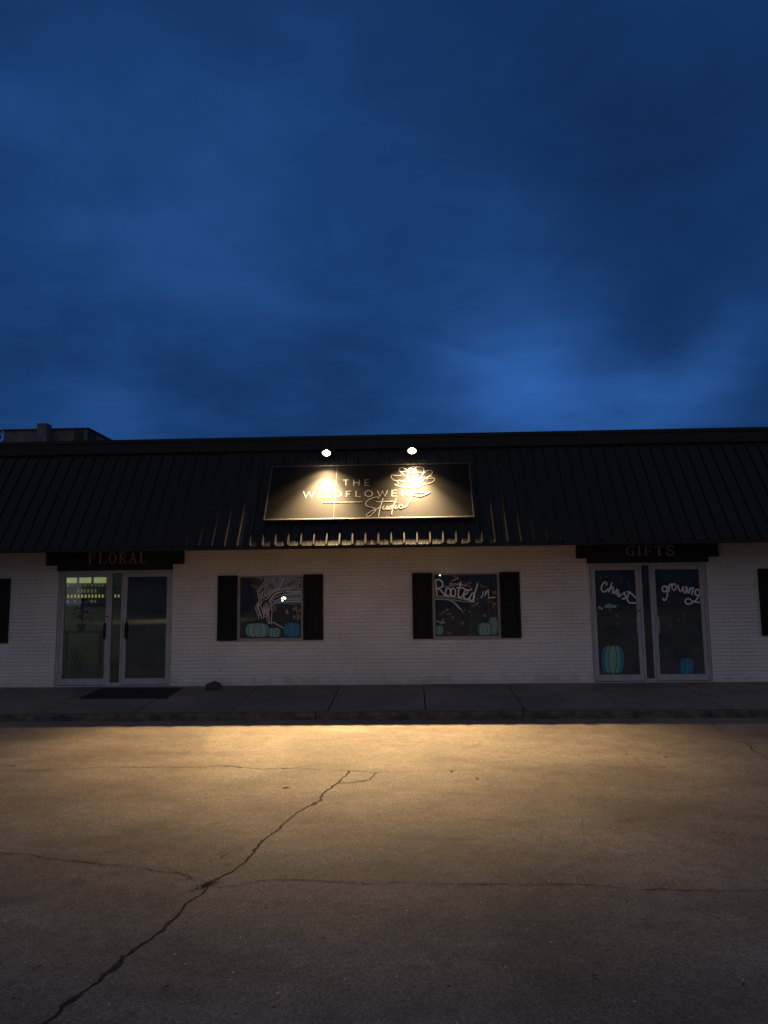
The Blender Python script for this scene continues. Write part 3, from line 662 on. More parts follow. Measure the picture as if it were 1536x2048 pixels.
lamp(653, 906, 'glowing flood lamp above the left part of the roof sign', -.05)
lamp(824, 901.5, 'glowing flood lamp above the flower emblem on the roof sign', .05)

# ------------------------------------------------------------------ painted window art
WH = mat('window_paint_white', (0.90, 0.89, 0.91), 0.7)
BKp = mat('window_paint_dark_teal', (0.012, 0.03, 0.04), 0.7)
TRK = mat('window_paint_brown', (0.05, 0.032, 0.03), 0.8)
TE = [mat('window_paint_teal', (0.17, 0.40, 0.41), 0.7), mat('window_paint_pale_teal', (0.29, 0.50, 0.48), 0.7), mat('window_paint_green_teal', (0.24, 0.42, 0.34), 0.7), mat('window_paint_blue', (0.05, 0.27, 0.42), 0.7)]
LE = [mat('leaf_paint_orange', (0.42, 0.14, 0.03), .7), mat('leaf_paint_rust', (0.28, 0.06, 0.035), .7), mat('leaf_paint_gold', (0.42, 0.25, 0.07), .7), mat('leaf_paint_mauve', (0.26, 0.17, 0.16), .7), mat('leaf_paint_grey', (0.33, 0.31, 0.29), .7)]
def pumpkin(P, par, cx, cy, rx, ry, blue=0, sway=0.0):
    """side lobes first, middle lobe last, dark outline on each; stem on top"""
    mb = MB(); ol = MB(); order = [(-.62, .40), (.62, .40), (-.36, .40), (.36, .40), (0.0, .36)]
    for k, (dx, wx) in enumerate(order):
        pts = ell(cx+dx*rx+sway*rx, cy+(abs(dx)*.05)*ry, wx*rx, ry*(1-abs(dx)*.16), n=28)[:-1]
        mb.cur = (0, 0, 1, 1, 2)[k] if not blue else ((3, 3, 0, 0, 2) if blue == 1 else (3, 3, 3, 3, 3))[k]
        P.fill(mb, pts)
        P.stroke(ol, pts+[pts[0]], .010, 0, False, True)
    mb.build('painted_pumpkin', TE, par, fixn=False)
    P.stroke(ol, [(cx+sway*rx-2, cy-ry*.86), (cx+sway*rx-ry*.06, cy-ry*1.08), (cx+sway*rx-ry*.2, cy-ry*1.3)], .020, 0, True)
    ol.build('pumpkin_outline', BKp, par, fixn=False)
def leaf(P, mb, x, y, l, a, mi):
    c, s = math.cos(a), math.sin(a); pts = []
    for t_, w in ((0, 0), (.2, .2), (.45, .30), (.75, .18), (1, 0), (.75, -.16), (.45, -.28), (.2, -.2)):
        u, v = (t_-.5)*l, w*l; pts.append((x+u*c-v*s, y+u*s+v*c))
    mb.cur = mi; P.fill(mb, pts)
def leaves(P, par, spots, l, n, spread, seed, only=None):
    r = random.Random(seed); mb = MB()
    for (x, y, mi) in spots:
        for k in range(n): leaf(P, mb, x+r.gauss(0, spread), y+r.gauss(0, spread*.8), l*r.uniform(.6, 1.15), r.uniform(0, 6.28), mi if r.random() < .6 else r.randrange(5))
    mb.build('painted_leaves', LE, par, fixn=False)
def art_plane(y, ox, oy, sc, x0, x1, z0, z1): return Plane((0, y, 0), (0, -1, 0), ox, oy, sc, clip=(x0, x1, z0, z1))
# left window: tree with swirling bark
w = wins[1]; P = art_plane(.0190, 460, 1140, 9.6, WI[1][0]+.04, WI[1][1]-.04, WZ0+.04, WZ1-.035)
leaves(P, w, [(470, 325, 0), (530, 330, 1), (600, 170, 2), (640, 190, 3), (730, 330, 3), (800, 300, 1), (830, 340, 3), (1130, 240, 0), (1160, 280, 1), (1240, 210, 2), (1320, 160, 0), (1230, 330, 3), (1310, 490, 4), (840, 710, 3), (880, 760, 1), (1100, 820, 4), (1200, 640, 3), (1060, 300, 2), (920, 180, 2), (1250, 760, 4), (1290, 840, 3), (1230, 900, 4), (1320, 900, 4), (1340, 780, 3)], 62, 5, 26, 3)
mb = MB()
for q in ([(650, 140), (600, 330), (530, 420), (570, 570), (500, 720), (560, 940), (790, 1030), (800, 780), (760, 620), (850, 480), (660, 500), (670, 380), (735, 140)],
          [(670, 500), (760, 540), (900, 420), (1120, 330), (1380, 160), (1380, 240), (1080, 420), (800, 640), (760, 700)],
          [(720, 470), (900, 330), (970, 140), (1020, 140), (980, 300), (780, 540)]): P.fill(mb, q)
mb.build('painted_trunk', TRK, w, fixn=False)
mb = MB()
TREE = [
 [(668, 135), (662, 210), (620, 290), (558, 365), (535, 420), (545, 500), (565, 570), (530, 650), (500, 720), (512, 800), (545, 870), (560, 945)],
 [(702, 135), (690, 220), (650, 310), (600, 375), (565, 430), (580, 520), (600, 580), (570, 650), (545, 720), (572, 790), (600, 860), (606, 930)],
 [(735, 135), (722, 230), (688, 310), (665, 380), (662, 440), (680, 488), (760, 432), (850, 370), (920, 300), (955, 220), (972, 135)],
 [(1002, 140), (985, 230), (945, 310), (880, 380), (800, 445), (740, 495), (655, 525)],
 [(1025, 155), (1004, 240), (962, 330), (890, 400)],
 [(1385, 165), (1300, 235), (1200, 300), (1120, 338), (1000, 370), (900, 392), (820, 440), (765, 500), (720, 552), (640, 582)],
 [(1385, 225), (1300, 285), (1180, 350), (1080, 412)],
 [(1150, 345), (1000, 402), (900, 442), (830, 492), (782, 552), (750, 622)],
 [(1385, 412), (1250, 418), (1110, 415), (980, 432), (890, 462), (820, 522), (778, 590), (768, 655)],
 [(1385, 438), (1260, 452), (1120, 462), (1010, 478), (900, 508), (830, 560), (792, 640), (770, 702)],
 [(1385, 548), (1250, 556), (1120, 560), (1000, 566), (900, 580), (830, 612)],
 [(1385, 596), (1250, 602), (1120, 606), (960, 618), (862, 640), (808, 682), (788, 722), (810, 782), (802, 862), (792, 1035)],
 [(762, 740), (746, 830), (752, 920), (772, 1035)], [(700, 925), (730, 980), (748, 1035)],
 [(622, 600), (590, 690), (622, 770), (650, 860), (640, 935)], [(640, 395), (628, 480), (652, 560)], [(615, 430), (600, 490), (618, 545)],
 [(560, 640), (535, 720), (555, 790), (585, 880)], [(690, 620), (740, 700), (748, 800), (720, 900), (700, 925)]]
for q in TREE: P.stroke(mb, q, .0115, 0, True)
for rx, ry in ((44, 118), (24, 76), (8, 36)): P.stroke(mb, ell(680, 780, rx, ry), .010, 0, False, True)
P.stroke(mb, [(800, 1015), (850, 1008), (900, 1040), (960, 1075), (1035, 1115)], .012, 0, True)
mb.build('painted_branches', WH, w, fixn=False)
pumpkin(P, w, 525, 1150, 225, 145, sway=.02); pumpkin(P, w, 855, 1195, 120, 100); pumpkin(P, w, 1195, 1145, 155, 150, blue=3)
# right window: words on a branch
w = wins[2]; P = art_plane(.0190, 850, 1140, 9.6, WI[2][0]+.04, WI[2][1]-.04, WZ0+.04, WZ1-.035)
mb = MB(); P.fill(mb, [(185, 505), (480, 515), (700, 555), (910, 600), (700, 600), (500, 575), (640, 730), (560, 645), (470, 585), (185, 565)])
P.fill(mb, [(350, 325), (620, 280), (820, 295), (640, 262), (560, 185), (480, 275)]); mb.build('painted_trunk', TRK, w, fixn=False)
leaves(P, w, [(600, 130, 0), (560, 200, 2), (720, 230, 1), (780, 270, 0), (860, 330, 3), (870, 240, 2), (1020, 235, 1), (1060, 290, 0), (1120, 330, 3), (1340, 440, 2), (1000, 560, 2), (1010, 630, 4), (1080, 700, 3), (1180, 560, 0), (1230, 620, 1), (1330, 640, 2), (1340, 700, 0), (720, 740, 1), (870, 830, 1), (870, 790, 0), (740, 790, 3), (440, 760, 4), (310, 830, 2), (350, 850, 0), (440, 850, 4), (430, 920, 1), (510, 925, 3), (700, 1010, 4), (640, 1020, 1), (1150, 880, 4), (940, 680, 3), (470, 1210, 2), (840, 1230, 3)], 58, 3, 20, 5)
mb = MB()
for q in ([(185, 500), (350, 503), (500, 520), (700, 555), (850, 590), (905, 602)], [(185, 566), (330, 565), (470, 582), (560, 642), (640, 722), (710, 775)], [(500, 582), (570, 622), (640, 702), (705, 762)], [(185, 538), (400, 542), (600, 584), (800, 612), (920, 612)], [(350, 325), (480, 310), (620, 284), (820, 296)], [(470, 276), (530, 210), (600, 172), (650, 165)], [(470, 276), (600, 262), (720, 282)]):
    P.stroke(mb, q, .010, 0, True)
for q in ([(195, 975), (250, 985), (290, 1010), (340, 975), (360, 935)], [(290, 1010), (340, 1020), (390, 1000)]): P.stroke(mb, q, .010, 0, True)
mb.build('painted_branches', WH, w, fixn=False)
mb = MB(); LWd = .026
RT = [[(200, 205), (215, 330), (232, 490)], [(190, 205), (270, 185), (328, 230), (338, 300), (290, 345), (200, 362)], [(245, 352), (310, 400), (365, 465), (430, 508), (462, 500)],
      ell(443, 425, 48, 78, 60, 420), ell(540, 430, 44, 82, 60, 420), [(683, 220), (668, 330), (640, 430), (645, 515), (690, 525), (722, 482)],
      [(600, 348), (690, 335), (770, 368), (850, 386), (905, 362)], [(740, 478), (815, 438), (815, 388), (770, 398), (735, 470), (758, 548), (820, 560), (865, 520)],
      [(958, 440), (905, 452), (858, 530), (872, 594), (925, 560), (958, 480)], [(1008, 255), (975, 380), (935, 490), (932, 625)],
      [(1115, 412), (1108, 480), (1085, 524), (1062, 528)], [(1168, 388), (1160, 450), (1150, 505)], [(1158, 470), (1190, 410), (1218, 385), (1214, 470), (1232, 540), (1290, 525), (1350, 530)]]
for k, q in enumerate(RT): P.stroke(mb, q, LWd if k < 10 else .018, 0, True)
mb.build('painted_lettering', WH, w, fixn=False)
pumpkin(P, w, 1310, 1065, 92, 185); pumpkin(P, w, 1150, 1130, 132, 130); pumpkin(P, w, 280, 1150, 78, 105)
# right entrance: Christ / growing
d = doors2[0]; x0_, x1_ = DO2[0]+.054+.07, 0; yy = .0552
P = Plane((0, yy, 0), (0, -1, 0), 1160, 1110, 7.88)
leaves(P, d, [(250, 350, 0), (300, 380, 2), (340, 350, 2), (410, 340, 3), (520, 340, 2), (590, 350, 0), (750, 435, 1), (770, 505, 3), (460, 420, 0), (640, 380, 3), (480, 880, 2), (580, 950, 4), (400, 1000, 3), (600, 1080, 3), (830, 1040, 3), (770, 1240, 3), (860, 1280, 3), (250, 880, 2), (480, 980, 1)], 46, 1, 8, 8)
mb = MB()
for q in ([(412, 478), (424, 445), (388, 428), (348, 475), (334, 535), (366, 580), (418, 562), (452, 525)], [(503, 430), (480, 505), (450, 590)], [(458, 568), (498, 512), (525, 515), (512, 595), (536, 592), (560, 560)], [(568, 540), (584, 545), (572, 600), (566, 628)], [(572, 585), (598, 560), (612, 572)], [(612, 590), (600, 645), (632, 640), (668, 610)], [(712, 585), (690, 605), (724, 650), (702, 690), (655, 684)], [(776, 592), (745, 680), (762, 740), (810, 756), (884, 756)], [(735, 574), (790, 590), (840, 640), (884, 678)]):
    P.stroke(mb, q, .027, 0, True)
mb.build('painted_lettering', WH, d, fixn=False)
mb = MB(); mb2 = MB()
for (x, y, rx, ry) in ((305, 828, 24, 26), (340, 845, 24, 24), (405, 808, 24, 34), (445, 805, 26, 42), (480, 805, 24, 40), (525, 810, 24, 32), (555, 808, 22, 28), (600, 790, 16, 12)):
    mb.cur = 1; P.fill(mb, ell(x, y, rx, ry)[:-1]); P.stroke(mb2, ell(x, y, rx, ry), .008, 0, False, True)
mb.build('painted_garland', TE, d, fixn=False); mb2.build('garland_outline', BKp, d, fixn=False)
pumpkin(P, d, 515, 1642, 178, 238, blue=1, sway=0)
d = doors2[1]; P = Plane((0, yy, 0), (0, -1, 0), 1290, 1110, 7.88)
leaves(P, d, [(400, 755, 4), (440, 795, 3), (600, 950, 3), (620, 970, 2), (530, 1040, 2), (420, 1110, 4), (680, 430, 3), (840, 930, 3)], 46, 1, 8, 9)
mb = MB()
for q in (ell(308, 535, 36, 44, 20, 380), [(348, 490), (352, 570), (350, 650), (318, 708), (288, 705), (280, 672)], [(372, 480), (378, 582)], [(376, 540), (390, 470), (412, 458), (412, 486)], ell(456, 505, 32, 50, 90, 450), [(520, 470), (532, 540), (560, 572), (590, 530), (598, 490), (604, 560), (630, 596), (650, 560), (640, 490)], [(655, 500), (668, 560), (672, 604)], [(705, 510), (692, 610)], [(698, 575), (730, 525), (764, 520), (742, 600), (748, 634)], ell(825, 590, 36, 48, 30, 390), [(864, 545), (856, 620), (810, 700), (745, 752), (680, 775), (636, 745), (650, 700), (700, 690), (745, 728), (810, 742), (870, 744)]):
    P.stroke(mb, q, .027, 0, True)
mb.build('painted_lettering', WH, d, fixn=False)
pumpkin(P, d, 660, 1745, 112, 138, blue=3)

# ------------------------------------------------------------------ inside the flower room
litm = mat('lit_frosted_panel', (.5, .5, .4), .5, emit=(.62, .74, .28), estr=.55)
mb = MB()
for (a, c) in ((130, 152), (158, 181), (187, 211)):
    p = hit(a, 1166, (0, 4.55, 0), yp); q_ = hit(c, 1153.5, (0, 4.55, 0), yp); m2 = MB(); m2.box(p.x, q_.x, 4.57, 4.599, p.z, q_.z); m2.build('transom_light', litm, B)
jarm = [mat('jar_wax_cream_glow', (.75, .66, .35), .4, emit=(1, .78, .25), estr=.42), mat('jar_wax_white_glow', (.75, .78, .66), .4, emit=(.8, .85, .6), estr=.10)]  # wax given a glow of its own to brighten the shelf rows
SH = thing('wall_shelf', 'pale wall shelves seen through the left door glass', 'shelf', (-6.6, 4.5, 1.0))
mb = MB(); k = 0
shelfrows = [(1196, 1188, [135+6.9*i for i in range(11)]+[229, 236], .035, 0), (1186, 1176, [155, 162, 168, 175, 182, 189.5], .04, 1), (1174, 1168, [134, 169, 183, 190, 197, 204], .03, 1), (1206, 1199, [134, 148, 175, 182, 189], .045, 1)]
for (yb, yt, xs, wd, mi) in shelfrows:
    p = hit(128, yb, (0, 4.42, 0), yp); q_ = hit(245, yb, (0, 4.42, 0), yp); mb.box(p.x-.4, -5.9, 4.40, 4.59, p.z-.018, p.z)
mb.build('shelf_board', intwall, SH)
lab = {0: 'row of small cream candle jars on the wall shelf behind the left door', 1: 'small white jar standing on the wall shelf behind the left door'}
for (yb, yt, xs, wd, mi) in shelfrows:
    for x in xs:
        p = hit(x, yb, (0, 4.42, 0), yp); t_ = hit(x, yt, (0, 4.42, 0), yp)
        J = thing('candle_jar', ('small cream candle jar in the long shelf row behind the left door' if mi == 0 else 'small pale jar on the shelves around the long candle row'), 'jar', (p.x, 4.46, p.z), 'jars on the wall shelves')
        h = t_.z-p.z; m2 = MB(); m2.tube([(p.x, 4.46, p.z+.001), (p.x, 4.46, p.z+h*.8), (p.x, 4.46, p.z+h*.85)], [wd*.5, wd*.5, wd*.4], 10); m2.build('jar', jarm[mi], J)
        m2 = MB(); m2.tube([(p.x, 4.46, p.z+h*.852), (p.x, 4.46, p.z+h)], [wd*.45, wd*.45], 10); m2.build('lid', darkm, J)
# pot plant
pc = hit(163, 1262, (0, 2.6, 0), yp)
PT = thing('potted_plant', 'broad leaved potted plant standing inside the left door', 'plant', (pc.x, 2.6, pc.z))
ST = thing('display_table', 'low display table inside the left door under the potted plant', 'table', (pc.x, 2.6, 0.012))
mb = MB(); mb.box(pc.x-.5, pc.x+.6, 2.3, 2.9, pc.z-.03, pc.z-.001); mb.build('tabletop', intdark, ST, bevel=.004)
for sx in (-.46, .56):
    for sy in (2.34, 2.86):
        mb = MB(); mb.box(pc.x+sx-.02, pc.x+sx+.02, sy-.02, sy+.02, .012, pc.z-.031); mb.build('leg', intdark, ST)
mb = MB(); mb.tube([(pc.x, 2.6, pc.z), (pc.x, 2.6, pc.z+.15), (pc.x, 2.6, pc.z+.17)], [.07, .10, .10], 16); mb.build('pot', mat('pot_clay', (.25, .22, .16), .7), PT)
leafm = mat('plant_leaf', (.03, .06, .03), .5)
mb = MB(); mb.tube([(pc.x, 2.6, pc.z+.17), (pc.x+.01, 2.6, pc.z+.4), (pc.x, 2.6, pc.z+.66)], [.012, .010, .006], 8); mb.build('stem', leafm, PT)
mb = MB(); r = random.Random(4)
for k in range(15):
    a = k*2.4+r.uniform(-.3, .3); h = .22+.44*k/14; l = .27-.06*k/14; o_ = Vector((pc.x, 2.6, pc.z+h)); dd = Vector((math.cos(a), math.sin(a), 0)); sd = Vector((-dd.y, dd.x, 0))
    prev = None
    for j in range(7):
        t_ = j/6; c = o_+dd*(l*t_)+Vector((0, 0, .10*math.sin(t_*2.6)-.05*t_*t_)); ww = .052*math.sin(math.pi*min(.97, t_*.9+.08)); cur = (c-sd*ww, c+Vector((0, 0, -.008)), c+sd*ww)
        if prev: mb.face([prev[0], prev[1], cur[1], cur[0]]); mb.face([prev[1], prev[2], cur[2], cur[1]])
        prev = cur
mb.build('leaves', leafm, PT, smooth=True, fixn=False)
# added room light: a pendant hung out of sight beside the door
ld = bpy.data.lights.new('added_room_light', 'POINT'); ld.energy = 10; ld.color = (.84, .92, .58); ld.shadow_soft_size = .12
PEN = thing('added_pendant_lamp', 'small pendant lamp added out of sight to light the left flower room', 'lamp', (-9.75, 3.0, 2.3))
mb = MB(); mb.tube([(-9.75, 3.0, 2.601), (-9.75, 3.0, 2.36)], .006, 8); mb.build('cord', darkm, PEN)
mb = MB(); mb.tube([(-9.75, 3.0, 2.37), (-9.75, 3.0, 2.33), (-9.75, 3.0, 2.24)], [.02, .05, .12], 20, caps=False); mb.build('lamp_shade', darkm, PEN, smooth=True, fixn=False)
lo = bpy.data.objects.new('added_room_light', ld); COL.objects.link(lo); lo.parent = PEN; lo.location = (0, 0, -.14)
# pale flowers near the floor inside the door
for (fx, fy, lb) in ((152, 1322, 'loose bunch of pale flowers low behind the left door glass'),):
    fc = hit(fx, fy, (0, 1.0, 0), yp); V = thing('flower_bucket', lb, 'flowers', (fc.x, 1.0, 0.012)); mb = MB()
    mb.tube([(fc.x, 1.0, .012), (fc.x, 1.0, .30)], [.10, .13], 16); mb.build('bucket', intdark, V)
    st = MB(); bl = MB(); r = random.Random(2)
    for k in range(16):
        tx, ty, tz = fc.x+r.uniform(-.24, .24), 1.0+r.uniform(-.12, .12), r.uniform(.42, .72)
        st.tube([(fc.x+r.uniform(-.05, .05), 1.0, .25), ((fc.x+tx)/2, (1.0+ty)/2, .42), (tx, ty, tz)], .004, 5)
        for j in range(7):
            a = j*.9+r.uniform(0, 1); u = Vector((math.cos(a), math.sin(a)*.6, math.sin(a*1.7)*.7)).normalized()*r.uniform(.016, .03); c = Vector((tx, ty, tz)); v = u.cross(Vector((0, .3, 1))).normalized()*.011
            bl.face([c, c+u*.6+v, c+u, c+u*.6-v])
    st.build('stems', leafm, V); bl.build('blossoms', mat('pale_petal', (.5, .5, .42), .7), V, fixn=False)
# hanging bulbs behind the two windows
def bulb(px, py, y, label, e_, rad, extra=()):
    c = hit(px, py, (0, y, 0), yp); T_ = thing('hanging_bulb', label, 'lamp', tuple(c), 'bare bulbs hanging in the shop windows')
    mb = MB(); mb.tube([(c.x, c.y, 2.601), (c.x, c.y, c.z+.07)], .004, 8); mb.build('cord', darkm, T_)
    mb = MB(); mb.tube([c+Vector((0, 0, .07)), c+Vector((0, 0, rad*.9))], .014, 10); mb.build('socket', darkm, T_)
    mb = MB(); n_ = 8; mb.tube([c+Vector((0, 0, rad*math.cos(math.pi*k/n_))) for k in range(n_+1)], [max(.002, rad*math.sin(math.pi*k/n_)) for k in range(n_+1)], 14)
    wb = mat('window_bulb', (1, 1, 1), .3, emit=(1, .78, .5), estr=e_); mb.build('bulb', wb, T_, smooth=True)
    for k_, (dx, dz, r2) in enumerate(extra):
        q_ = c+Vector((dx, .02, dz)); m2 = MB(); m2.tube([q_+Vector((0, 0, r2*math.cos(math.pi*k/n_))) for k in range(n_+1)], [max(.001, r2*math.sin(math.pi*k/n_)) for k in range(n_+1)], 10); m2.build('bulb', wb, T_, smooth=True)
        m2 = MB(); m2.tube([q_+Vector((0, 0, r2)), c+Vector((0, 0, .09))], .003, 6); m2.build('socket', darkm, T_)
bulb(569.5, 1196.5, .75, 'small bright bulb glowing behind the painted tree window', 22, .022, ((-.05, -.045, .014), (-.03, .02, .010), (-.065, .0, .008)))
bulb(880, 1149.5, .8, 'small bright bulb at the top left behind the lettered window', 20, .020)
# louvred panel added inside the right window, standing in for a mirrored siding house
lp = thing('mirrored_house_panel', 'pale green louvred panel added in the right window for a mirrored house', 'panel', (1.7, 1.6, 0.012))
a = hit(938, 1169, (0, 1.6, 0), yp); c = hit(977, 1143, (0, 1.6, 0), yp)
lm = mat('pale_green_paint', (.42, .52, .44), .7); mb = MB(); mb.box(a.x, a.x+.04, 1.58, 1.62, .012, c.z); mb.box(c.x-.04, c.x, 1.58, 1.62, .012, c.z); mb.box(a.x+.04, c.x-.04, 1.58, 1.62, .012, .10); mb.build('stile', lm, lp)
mb = MB(); z = .11
while z < c.z: mb.obox(Vector(((a.x+c.x)/2, 1.6, z)), Vector(((c.x-a.x)/2-.041, 0, 0)), Vector((0, .012, .012)), Vector((0, -.002, .002))); z += .035
mb.build('louvre', lm, lp)

# ------------------------------------------------------------------ small things outside
mm = vary(mat('mat_rubber', (.012, .012, .012), .95), (.008, .008, .008), (.02, .02, .02), nscale=60, bump=.002)
SLN = Vector((0, -KZ/KY, 1)).normalized()
def on_walk(px, py, up=0): return hit(px, py, (0, 0, up), SLN)
a, b_, c, d_ = [on_walk(x, y) for x, y in ((157, 1398), (332, 1397), (367, 1375.6), (199, 1378.5))]
y0, y1 = (a.y+b_.y)/2, (c.y+d_.y)/2; x0, x1 = (a.x+d_.x)/2, (b_.x+c.x)/2
T_ = thing('door_mat', 'black ribbed rubber mat lying on the sidewalk at the left entrance', 'mat', ((x0+x1)/2, (y0+y1)/2, zs((y0+y1)/2)))
sd = Vector((0, 1, -KZ/-KY*-1)).normalized(); sd = Vector((0, 1, KZ/KY*-1*-1))
sd = Vector((0, y1-y0, zs(y1)-zs(y0))).normalized(); nn = Vector((1, 0, 0)).cross(sd)
ctr = Vector(((x0+x1)/2, (y0+y1)/2, zs((y0+y1)/2)+.004))
hl = math.hypot(y1-y0, zs(y1)-zs(y0))/2; hw = (x1-x0)/2
mb = MB(); mb.obox(ctr+nn*.005, Vector((hw, 0, 0)), sd*hl, nn*.0045)
mb.build('mat_base', mm, T_, bevel=.003)
mb = MB(); k = -hw+.06
while k < hw-.05: mb.obox(ctr+nn*.011+Vector((k, 0, 0)), Vector((.010, 0, 0)), sd*(hl-.05), nn*.0022); k += .05
mb.build('mat_ribs', mm, T_)

# dark stone by the wall
def stone(name, c, rx, ry, rz, m_, seed, **k):
    bm = bmesh.new(); bmesh.ops.create_icosphere(bm, subdivisions=4, radius=1)
    for v in bm.verts:
        p = v.co.copy(); n_ = noise.noise(p*1.6+Vector((seed, 0, 0)))*.28+noise.noise(p*4+Vector((0, seed, 0)))*.09
        q_ = p*(1+n_); q_.z = max(q_.z, -.45); v.co = Vector((q_.x*rx, q_.y*ry, (q_.z+.42)*rz))
    me = bpy.data.meshes.new(name); bm.to_mesh(me); bm.free(); me.materials.append(m_)
    for p in me.polygons: p.use_smooth = True
    o = bpy.data.objects.new(name, me); COL.objects.link(o); o.location = c; return o
rockm = vary(mat('dark_stone', (.05, .045, .04), .9), (.03, .028, .025), (.085, .075, .065), nscale=12, bump=.004)
c = on_walk(427, 1377.5); tag(stone('stone', c, .15, .11, .085, rockm, 3.3), 'dark rounded stone lying on the sidewalk right of the left entrance', 'stone')

# litter on the lot
def litter(px, py, l, a, m_, label):
    c = hit(px, py, (0, 0, LZ), UP); mb = MB(); n_ = 8; u = Vector((math.cos(a), math.sin(a), 0)); v = Vector((-u.y, u.x, 0)); prev = None
    for k in range(n_+1):
        t_ = k/n_; w_ = l*.26*math.sin(math.pi*min(.98, t_*.92+.05)); h = l*(.16*abs(t_-.5)+.03*math.sin(t_*9)); p = c+u*(l*(t_-.5))
        cur = [p-v*w_+Vector((0, 0, .006+h+w_*.5)), p+Vector((0, 0, .006+h)), p+v*w_+Vector((0, 0, .006+h+w_*.35))]
        if prev:
            for j in (0, 1): mb.face([prev[j], prev[j+1], cur[j+1], cur[j]])
        prev = cur
    mb.tube([c-u*l*.48+Vector((0, 0, .012+l*.06)), c-u*l*.75+Vector((0, 0, .008))], .0015, 5)
    o = mb.build('fallen_leaf', m_, smooth=True, fixn=False); return tag(o, label, 'leaf', 'dry leaves fallen on the lot')
pl1 = mat('dry_leaf_pale', (.55, .48, .38), .8); pl2 = mat('dry_leaf_brown', (.06, .04, .025), .8)
litter(573, 1575, .085, .15, pl1, 'pale curled leaf on the lot left of the long crack top')
litter(26, 1531, .075, .4, pl1, 'pale leaf at the far left of the lit lot')
litter(903, 1543, .05, 1.2, pl2, 'small brown leaf on the lot below the right window')
litter(1331, 1515, .055, .6, pl2, 'small brown leaf on the lit lot before the right entrance')
litter(954, 1558, .05, 2.2, pl2, 'brown leaf nearest the faint long crack right of centre')
litter(1254, 1509.5, .04, .2, pl2, 'tiny dark leaf on the lit lot left of the right entrance')
litter(333, 1976, .03, .5, pl2, 'tiny dark leaf on the near lot right of the long crack')
litter(1190, 1954, .03, .1, pl2, 'tiny dark leaf on the near lot at lower right')
litter(1488, 1972, .03, .9, pl2, 'tiny dark leaf at the lower right corner of the lot')

# rooftop air unit
uy = 4.0; a = hit(5, 858, (0, uy, 0), yp); c = hit(176, 856, (0, uy, 0), yp); zt = (a.z+c.z)/2; zb = 4.5
um = vary(mat('weathered_sheet_metal', (.09, .095, .10), .6), (.06, .065, .07), (.115, .12, .13), nscale=4); ud = mat('unit_louvre_dark', (.03, .03, .032), .7)
T_ = thing('rooftop_air_unit', 'boxy grey metal air unit with a square flue on the roof at left', 'air unit', ((a.x+c.x)/2, uy+.8, zb))
ux0, ux1 = a.x, c.x
mb = MB(); mb.box(ux0+.02, ux1-.02, uy+.02, uy+1.55, zb+.002, zt-.03); mb.build('casing', um, T_, bevel=.01)
mb = MB(); mb.box(ux0-.03, ux1+.03, uy-.03, uy+1.62, zt-.03, zt); mb.build('lid', um, T_, bevel=.006)
p0 = hit(147, 870, (0, uy, 0), yp).x; p1 = hit(166, 870, (0, uy, 0), yp).x
mb = MB(); mb.box(p0, p1, uy+.005, uy+.019, zb+.15, zt-.06)
z = zb+.2
while z < zt-.1: mb.obox(Vector(((p0+p1)/2, uy-.002, z)), Vector(((p1-p0)/2-.01, 0, 0)), Vector((0, .008, .012)), Vector((0, -.002, .002))); z += .06
mb.build('louvre', ud, T_)
for x_ in (ux1-.06, ux1-.01): pass
mb = MB(); mb.box(ux1-.07, ux1-.012, uy-.004, uy+.019, zb+.01, zt-.031); mb.build('corner_post', um, T_)
for yy_ in (uy+.5, uy+1.0):
    mb = MB(); mb.box(ux1-.019, ux1+.006, yy_, yy_+.05, zb+.05, zt-.04); mb.build('corner_post', um, T_)
mb = MB(); mb.box(ux1-.019, ux1-.004, uy+.06, uy+.48, zb+.1, zt-.08); mb.build('louvre', ud, T_)
f0 = hit(75, 849, (0, uy-.25, 0), yp); f1 = hit(95, 849, (0, uy-.25, 0), yp)
mb = MB(); mb.box(f0.x, f1.x, uy-.28, uy-.04, zb+.002, f0.z); mb.build('flue', um, T_, bevel=.008)
mb = MB(); mb.box(f0.x-.01, f1.x+.01, uy-.29, uy-.035, f0.z+.001, f0.z+.02); mb.build('flue_cap', um, T_)

